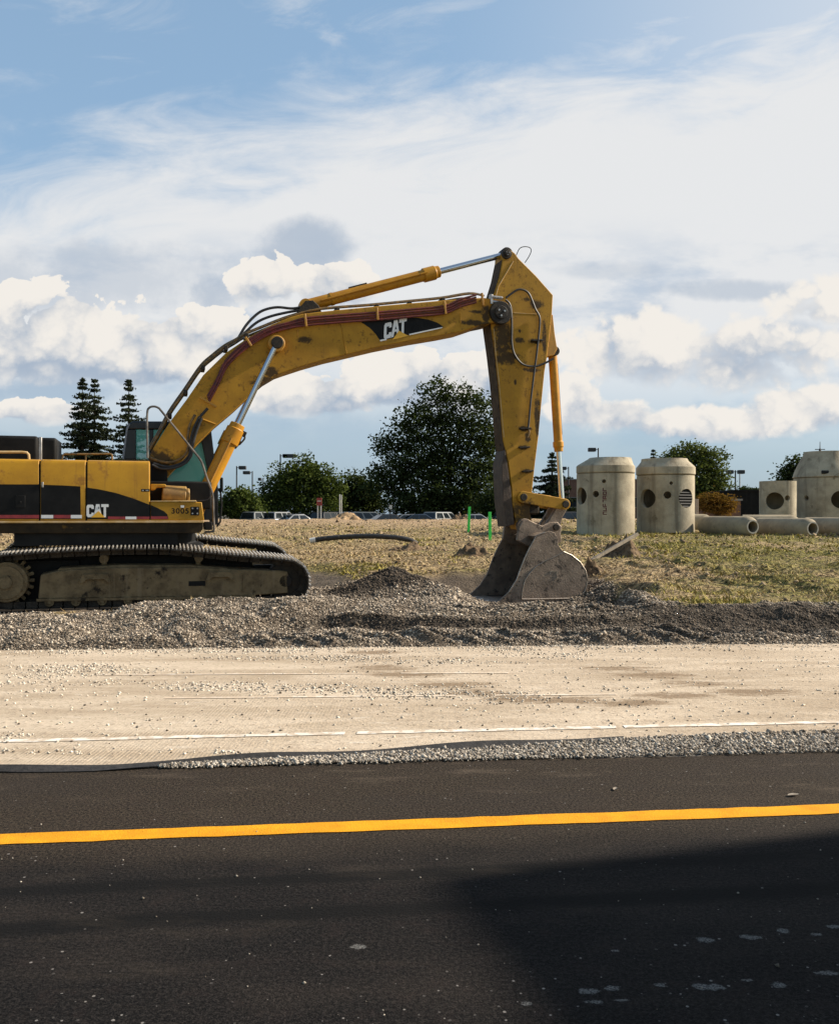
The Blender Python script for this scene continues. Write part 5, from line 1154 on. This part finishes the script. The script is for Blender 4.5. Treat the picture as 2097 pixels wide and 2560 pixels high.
def build_trees():
    global BARK
    BARK = mat('bark', (.055, .043, .032), (.03, .024, .018), 3, .95, bump=.5)
    dk = leaf_mat('leaf_dark', (.020, .027, .013), (.066, .083, .030), .24); md = leaf_mat('leaf_mid', (.026, .038, .013), (.098, .122, .034), .26)
    lt = leaf_mat('leaf_light', (.036, .048, .018), (.115, .130, .042), .28); nd = leaf_mat('needles', (.013, .018, .012), (.046, .054, .030), .12)
    orr = leaf_mat('leaf_orange', (.055, .030, .010), (.27, .15, .04), .22)
    G = 'broadleaf trees beyond the car park'
    tree('broadleaf_tree', 'tallest dark broadleaf tree, standing left of the excavator stick', 98, 930,
         [(905,845,44,36),(865,868,42,34),(958,858,42,40),(1003,850,34,46),(838,905,40,36),(795,918,26,30),(868,935,56,44),(925,915,54,48),(990,925,48,50),(1022,930,36,70),(815,972,44,34),(788,1000,36,28),(905,965,50,34),(860,1005,75,45),(930,1005,75,48),(1000,1000,62,55),(900,810,34,22),(960,815,24,20),(880,1045,90,26),(980,1045,80,28),(930,1050,90,24)],
         2350, .36, dk, G, spread=.45, per=16, shell=.42, trunk=.30)
    tree('broadleaf_tree', 'sunlit green tree with a pointed top behind the red sign', 88, 628,
         [(628,968,22,24),(610,985,36,26),(655,985,34,26),(585,1005,38,30),(630,1010,50,34),(678,1005,28,30),(565,1030,26,28),(605,1042,46,26),(660,1040,44,28)], 1150, .30, md, G, spread=.34, trunk=.2)
    tree('broadleaf_tree', 'small rounded tree behind two lamp posts, right of the cab', 84, 497, [(500,1025,22,18),(485,1042,34,22),(515,1045,28,22),(465,1052,22,16),(500,1058,40,16)], 560, .28, md, G, spread=.3, trunk=.15)
    tree('broadleaf_tree', 'dark low tree filling the gap left of the tallest tree', 104, 738, [(735,1000,28,22),(715,1018,24,26),(758,1015,30,26),(738,1035,46,28),(700,1045,30,20),(770,1045,30,22)], 700, .34, dk, G, spread=.42, trunk=.2)
    tree('broadleaf_tree', 'dark hedge-like tree low behind the excavator stick', 90, 1045, [(1045,1030,36,34),(1085,1040,36,28),(1020,1045,34,24),(1060,1052,44,16)], 520, .3, dk, G, spread=.4, trunk=.15)
    tree('broadleaf_tree', 'airy light green tree rising behind the ribbed-pipe manhole', 82, 1440,
         [(1435,938,42,17),(1400,948,32,17),(1470,948,30,18),(1440,965,50,16),(1480,985,24,18),(1450,1000,50,22),(1420,1010,40,24),(1485,1012,24,14),(1440,1030,50,22)], 950, .27, lt, G, spread=.30, shell=.5, trunk=.16)
    tree('broadleaf_tree', 'dark tree showing left of the cone-topped manhole', 80, 1648, [(1650,968,24,22),(1628,985,22,16),(1660,990,26,20),(1640,1010,36,22),(1640,1040,30,24)], 520, .27, dk, G, spread=.3, trunk=.15)
    tree('broadleaf_tree', 'small orange-brown tree in front of the low brick wall', 56, 1485, [(1474,1033,24,10),(1502,1040,18,11),(1458,1040,12,9),(1494,1055,24,8),(1470,1050,20,8)], 230, .17, orr, 'small trees near the pipes', spread=.22, trunk=.08)
    tree('broadleaf_tree', 'tiny distant tree poking over the dark shed roof', 120, 1538, [(1536,1016,10,7),(1548,1018,6,4),(1562,1017,6,6)], 90, .3, dk, G, spread=.25, trunk=.1)
    tree('broadleaf_tree', 'low dark bush line between the first tree and the cab', 96, 545, [(540,1045,16,14),(552,1055,16,10),(530,1056,20,10)], 200, .3, dk, G, spread=.34, trunk=.1)
    S = 'tall spruces beyond the field'
    spruce('left of two tall spruces standing side by side', 78, 171, 783, 940, 100, nd, S, 30, 3)
    spruce('right of two tall spruces standing side by side', 80, 196, 785, 940, 110, nd, S, 27, 4)
    spruce('slim single spruce just behind the cab', 78, 267, 787, 940, 92, nd, S, 29, 5)
    spruce('broad dark spruce low behind the bucket cylinder', 86, 1142, 938, 1050, 130, nd, S, 20, 6)
    spruce('small spruce tip peeking over the ribbed-pipe manhole', 112, 1351, 931, 1000, 34, nd, S, 18, 7)

# ------------------------------------------------------------------ lamps, signs, buildings, cars
def build_far_things():
    pole = mat('lamp_pole', (.022, .021, .021), (.035, .033, .032), 5, .5); grey = mat('galvanised', (.40, .40, .39), (.28, .28, .28), 6, .5, .4)
    def lamp(px, ytop, Y, heads, label):
        c = at(px, ytop, Y); z0 = zf(c.x, Y); h = c.z-z0; root = empty('lamp_post', (c.x, Y, z0)); tag(root, label, 'lamp post', 'parking lot lamp posts')
        b = MB(); b.lathe([(.16, -.1), (.16, .5), (.09, .55), (.065, h)], 10); b.build('pole', pole, root)
        for s, w in heads:
            MB().box((s*(.10+w*.3), 0, h-.16), (.5, .06, .06)).build('bracket', pole, root)
            hd = MB().box((s*(.25+w/2), 0, h-.17), (w, .55, .36)).build('lamp_head', pole, root, bevel=.03)
            MB().box((s*(.25+w/2), 0, h-.36), (w*.8, .42, .02)).build('lens', grey, hd)
    lamp(490, 964.5, 96, [(1, .75)], 'lamp post with one head pointing right, nearest the boom cylinder')
    lamp(522.5, 975, 104, [(-1, .8)], 'lamp post with one head pointing left over the small rounded tree')
    lamp(580.5, 940, 92, [(1, .5), (1, 1.35)], 'tallest lamp post with a double head beside the pointed green tree')
    lamp(545, 989, 118, [(-1, .4)], 'distant lamp post whose head just clears the tree tops')
    lamp(1237.5, 927, 90, [(-1, .75)], 'lamp post whose head rises above the red-lettered manhole')
    lamp(1176, 966, 104, [(-1, .6)], 'lamp post with its head showing right of the dark spruce')
    lamp(1521, 973, 90, [(1, .62), (-1, .62)], 'lamp post with two heads in a T, right of the airy tree')
    c = at(1530, 979, 130); z0 = zf(c.x, 130); b = MB(); h = c.z-z0; b.lathe([(.16, -.1), (.08, h)], 8)
    for z in (.3, .45): b.box((0, 0, h*(1-z)), (1.6, .06, .06))
    o = b.build('mast', grey); o.location = (c.x, 130, z0); tag(o, 'thin pale mast directly behind the two-headed lamp post', 'mast')
    c = at(1696, 914, 100); z0 = zf(c.x, 100); h = c.z-z0; o = empty('utility_pole', (c.x, 100, z0)); tag(o, 'thin utility pole with a cross arm above the cone-topped manhole', 'utility pole')
    MB().lathe([(.17, -.1), (.15, h-1), (.05, h-.7), (.03, h)], 8).build('pole', pole, o); MB().box((0, 0, h-.85), (1.1, .08, .08)).build('cross_arm', pole, o)
    # red sign on two white posts, white marker posts
    wht = mat('white_post', (.62, .61, .58), (.50, .48, .45), 5, .7); redm = mat('red_sign', (.30, .03, .025), (.22, .025, .02), 9, .5)
    p = at(661, 1030.5, 58); z0 = zf(p.x, 58); o = empty('road_sign', (p.x, 58, z0)); tag(o, 'small red sign on two white posts in front of the green tree', 'sign')
    h = p.z-z0
    for s in (-.10, .10): MB().box((s, 0, (h-.2)/2-.1), (.07, .05, h-.2)).build('post', wht, o)
    sg = MB().box((0, -.05, h-.24), (.34, .03, .48)).build('sign_board', redm, o, bevel=.01)
    MB().box((0, -.068, h-.20), (.26, .005, .05)).build('lettering', wht, sg)
    for x, yt, Y, w, lb in ((703.3, 1023, 58, .07, 'pale slim marker post right of the red sign'), (707, 1024, 60, .05, 'thinner grey marker post touching the pale one'), (950, 1059, 66, .06, 'short white post among the parked cars')):
        p = at(x, yt, Y); z0 = zf(p.x, Y); b = MB(); b.box((0, 0, (p.z-z0)/2-.1), (w, w, p.z-z0+.2)); o = b.build('marker_post', wht, bevel=.01); o.location = (p.x, Y, z0); tag(o, lb, 'post', 'marker posts')
    p = at(594.5+214, 1052, 70); z0 = zf(p.x, 70); o = empty('small_sign', (p.x, 70, z0)); tag(o, 'tiny white notice on a thin post in front of the dark low tree', 'sign')
    h = p.z-z0; MB().box((0, 0, h/2-.1), (.05, .05, h)).build('post', pole, o); MB().box((0, -.04, h+.10), (.22, .02, .32)).build('sign_board', wht, o)
    # brick buildings
    brick = bpy.data.materials.new('brick'); brick.use_nodes = True; t = NT(brick.node_tree); bb = t.n['Principled BSDF']
    br = t.node('ShaderNodeTexBrick'); tc = t.node('ShaderNodeTexCoord').outputs['Object']; q = t.sep(tc); t.put(br.inputs['Vector'], t.xyz(t.m('ADD', q[0], q[1]), q[2], 0))
    br.inputs['Scale'].default_value = 4.2; br.inputs['Color1'].default_value = (.19, .085, .05, 1); br.inputs['Color2'].default_value = (.13, .06, .038, 1); br.inputs['Mortar'].default_value = (.22, .19, .16, 1); br.inputs['Mortar Size'].default_value = .012
    t.put(bb.inputs['Base Color'], br.outputs[0]); bb.inputs['Roughness'].default_value = .9
    cop = mat('coping', (.30, .28, .25), (.22, .20, .18), 4, .8); dkm = mat('dark_cladding', (.010, .0095, .009), (.016, .015, .014), 3, .8, spec=.1, streak=((.022, .020, .018), 3, .5, .5)); glz = mat('window_glass', (.02, .025, .03), None, 1, .1)
    def block(name, label, x0, x1, ytop, Y, dep, m, wins=0):
        A, B = at(x0, ytop, Y), at(x1, ytop, Y); zb = -.5+zf((A.x+B.x)/2, Y); W = B.x-A.x; H = A.z-zb
        o = empty(name, ((A.x+B.x)/2, Y, zb)); tag(o, label, 'building' if name != 'brick_wall' else 'wall')
        MB().box((0, dep/2, H/2), (W, dep, H)).build('wall' if name != 'brick_wall' else 'masonry', m, o)
        MB().box((0, dep/2, H+.06), (W+.2, dep+.2, .12)).build('roof' if name != 'brick_wall' else 'coping', cop if m is brick else dkm, o)
        for i in range(wins):
            x = -W/2+W*(i+.5)/wins; f = MB().box((x, -.03, H*.55), (1.5, .06, 1.3)).build('window', cop, o); MB().box((x, -.065, H*.55), (1.36, .01, 1.16)).build('pane', glz, f)
    block('brick_building', 'flat-roofed brown brick building behind the two tall manholes', 1162, 1340, 993, 112, 14, brick, 4)
    block('brick_wall', 'low brown brick wall behind the orange-brown tree', 1428, 1532, 1036, 60, .4, brick)
    block('dark_shed', 'dark flat-roofed shed between the orange-brown tree and the small ring', 1518, 1640, 1017, 66, 6, dkm)
    p = at(1441.5, 1033, 50); z0 = zf(p.x, 50); o = MB().box((0, 0, (p.z-z0)/2), (.14, .14, p.z-z0)).build('marker_post', mat('tan_post', (.42, .33, .24), (.36, .28, .2), 4, .8), bevel=.01); o.location = (p.x, 50, z0); tag(o, 'tan post standing against the right side of the ribbed-pipe manhole', 'post', 'marker posts')

    # parked cars
    tyre = mat('tyre', (.015, .015, .015), None, 1, .8); rimm = mat('wheel_rim', (.45, .45, .46), None, 1, .35, .8); cg = mat('car_glass', (.012, .016, .018), None, 1, .06); hl = mat('headlight', (.75, .75, .74), None, 1, .15); tl = mat('tail_light', (.35, .02, .02), None, 1, .25)
    def car(x, Y, rz, paint, kind, label, L=4.5, W=1.78, loc=None, name='parked_car', group='cars in the parking lot behind the ridge'):
        X = (x-CX)/FPX*Y if loc is None else loc[0]; Y = Y if loc is None else loc[1]; z0 = zf(X, Y) if loc is None else 0.0
        o = empty(name, (X, Y, z0), rz); tag(o, label, 'car' if kind != 'van' else 'van', group)
        prof = {'sedan': ([(-.5,.30),(-.5,.62),(-.49,.86),(-.36,.92),(.20,.90),(.42,.80),(.495,.66),(.5,.30)], [(-.37,.90),(-.20,1.40),(.05,1.44),(.24,.88)]),
                'suv': ([(-.5,.36),(-.5,.70),(-.495,1.0),(.22,1.0),(.44,.92),(.5,.76),(.5,.36)], [(-.49,.98),(-.44,1.58),(-.40,1.64),(.04,1.64),(.10,1.60),(.25,.98)]),
                'minivan': ([(-.5,.32),(-.5,.66),(-.495,.98),(.28,.96),(.46,.82),(.5,.66),(.5,.32)], [(-.49,.96),(-.44,1.60),(-.38,1.66),(.08,1.64),(.32,.94)]),
                'van': ([(-.5,.42),(-.5,1.1),(.34,1.1),(.46,1.0),(.5,.8),(.5,.42)], [(-.5,1.08),(-.5,2.14),(-.49,2.2),(.18,2.2),(.24,2.12),(.37,1.08)])}[kind]
        sc = L
        low = [(a*sc, z) for a, z in prof[0]]; MB().prism(low, -W/2, W/2).build('body', paint, o, bevel=.09, seg=3)
        up = [(a*sc, z) for a, z in prof[1]]; b = MB(); n = len(up); zt = max(z for _, z in up); zl = min(z for _, z in up)
        ins = lambda z, e=0: W/2-.03-.19*(z-zl)/(zt-zl)*(1 if kind != 'van' else .35)+e
        vs = [(u, -ins(z), z) for u, z in up]+[(u, ins(z), z) for u, z in up]
        b.add(vs, [tuple(range(n)), tuple(range(2*n-1, n-1, -1))]+[(i, i+n, (i+1)%n+n, (i+1)%n) for i in range(n)][:]); b.build('cabin', paint, o, bevel=.05, seg=2)
        def lerp(p, q, t_): return (p[0]+(q[0]-p[0])*t_, p[1]+(q[1]-p[1])*t_)
        def sheet(nm, q, sgn, e=.006):
            vs = [(u, sgn*ins(z, e), z) for u, z in q]; MB().add(vs, [tuple(range(len(vs)))]).build(nm, cg, o, smooth=False)
        zb, zc = zl+.08, zt-.11
        def edge_u(z, front):
            seq = up if not front else up[::-1]
            for p, q in zip(seq[:-1], seq[1:]):
                if min(p[1], q[1]) <= z <= max(p[1], q[1]) and abs(p[1]-q[1]) > .02: return p[0]+(q[0]-p[0])*(z-p[1])/(q[1]-p[1])
            return seq[0][0]
        uf0, uf1, ur0, ur1 = edge_u(zb, True), edge_u(zc, True), edge_u(zb, False), edge_u(zc, False)
        cuts = [0, .40, .72, 1] if kind in ('suv', 'minivan') else [0, .48, 1]
        if kind == 'van': cuts = [.72, 1]
        for s in (-1, 1):
            for i in range(len(cuts)-1):
                f0, f1 = cuts[i]+.025, cuts[i+1]-.025
                lo = (ur0+.12, uf0-.12); hi = (ur1+.10, uf1-.10)
                sheet('side_window', [(lo[0]+(lo[1]-lo[0])*f0, zb), (lo[0]+(lo[1]-lo[0])*f1, zb), (hi[0]+(hi[1]-hi[0])*f1, zc), (hi[0]+(hi[1]-hi[0])*f0, zc)], s)
        for nm, (a0, a1), e in (('windscreen', (uf0, uf1), .03), ('rear_window', (ur0, ur1), -.03)):
            vs = [(a0+e*.4, -ins(zb)+.12, zb), (a0+e*.4, ins(zb)-.12, zb), (a1+e*.4, ins(zc)-.10, zc), (a1+e*.4, -ins(zc)+.10, zc)]; MB().add(vs, [(0,1,2,3)]).build(nm, cg, o, smooth=False)
        rw = .33 if kind != 'van' else .37
        for u in (-.30*sc, .31*sc):
            for s in (-1, 1):
                w = MB().cyl((u, s*(W/2-.20), rw), (u, s*(W/2+.01), rw), rw, 24).build('wheel', tyre, o, bevel=.03); MB().cyl((u, s*(W/2), rw), (u, s*(W/2+.02), rw), rw*.62, 20).build('rim', rimm, w, bevel=.01)
        for s in (-1, 1):
            MB().box((.485*sc, s*(W/2-.26), .70 if kind != 'van' else .86), (.10, .34, .15)).build('headlight', hl, o, bevel=.03); MB().box((-.494*sc, s*(W/2-.16), .82 if kind != 'van' else 1.2), (.06, .20, .18 if kind != 'van' else .4)).build('tail_light', tl, o, bevel=.02)
            MB().box((uf0-.10, s*(W/2+.07), zb+.04), (.10, .16, .12)).build('wing_mirror', paint, o, bevel=.03)
        return o
    pt = lambda n, c: mat(n, c, None, 1, .28, .2)
    silver, whitep, dkblue, grn, black, maroon = pt('silver_paint', (.22, .23, .24)), pt('white_car_paint', (.72, .72, .70)), pt('blue_paint', (.03, .045, .07)), pt('grey_paint', (.16, .17, .17)), pt('black_car_paint', (.02, .02, .022)), pt('maroon_paint', (.12, .02, .02))
    R = math.radians
    for x, Y, rz, p, k, lb in (
        (542, 84, 62, grn, 'minivan', 'dark grey minivan, leftmost of the parked row'), (562, 86, 62, silver, 'minivan', 'silver minivan second from the left in the parked row'), (583, 85, 62, silver, 'suv', 'silver car third from the left, beside the silver minivan'),
        (617, 83, 40, silver, 'sedan', 'silver sedan just left of the red sign'), (646, 88, 64, grn, 'sedan', 'grey car directly behind the red sign'), (683, 86, 60, black, 'suv', 'black car behind the two marker posts'), (716, 88, 62, dkblue, 'minivan', 'dark blue minivan behind the tan soil heap'),
        (768, 90, 12, grn, 'minivan', 'grey minivan seen from the side right of the tan heap'), (806, 82, 25, black, 'sedan', 'black sedan in front of the tallest tree'), (850, 90, 12, silver, 'sedan', 'silver sedan right behind the black sedan'),
        (872, 80, 12, dkblue, 'sedan', 'dark blue low car nearest the ridge, left of the dark sport utility'), (917, 84, 50, grn, 'suv', 'dark grey sport utility with an upright back'), (985, 82, 15, silver, 'sedan', 'silver car whose roof shows behind the green stakes'), (1070, 84, 20, black, 'suv', 'black car showing under the raised linkage'), (1178, 80, 20, black, 'suv', 'black car between the bucket link and the red-lettered manhole')):
        car(x, Y, R(rz), p, k, lb)
    # the van parked beside the photographer throws the shadow across the new asphalt
    hd = math.radians(16.5); cnr = Vector((3.52, 4.80)); f = Vector((math.cos(hd), math.sin(hd))); s = Vector((-f.y, f.x)); L, W = 5.2, 1.95
    c = cnr+f*L/2-s*W/2
    car(0, 0, hd, whitep, 'van', 'white panel van parked on the new asphalt beside the photographer', L, W, (c.x, c.y), 'panel_van', 'vehicles on the road')

build_ground(); build_road(); build_excavator(); build_concrete(); build_field_things(); build_stones(); build_grass(); build_trees(); build_far_things()
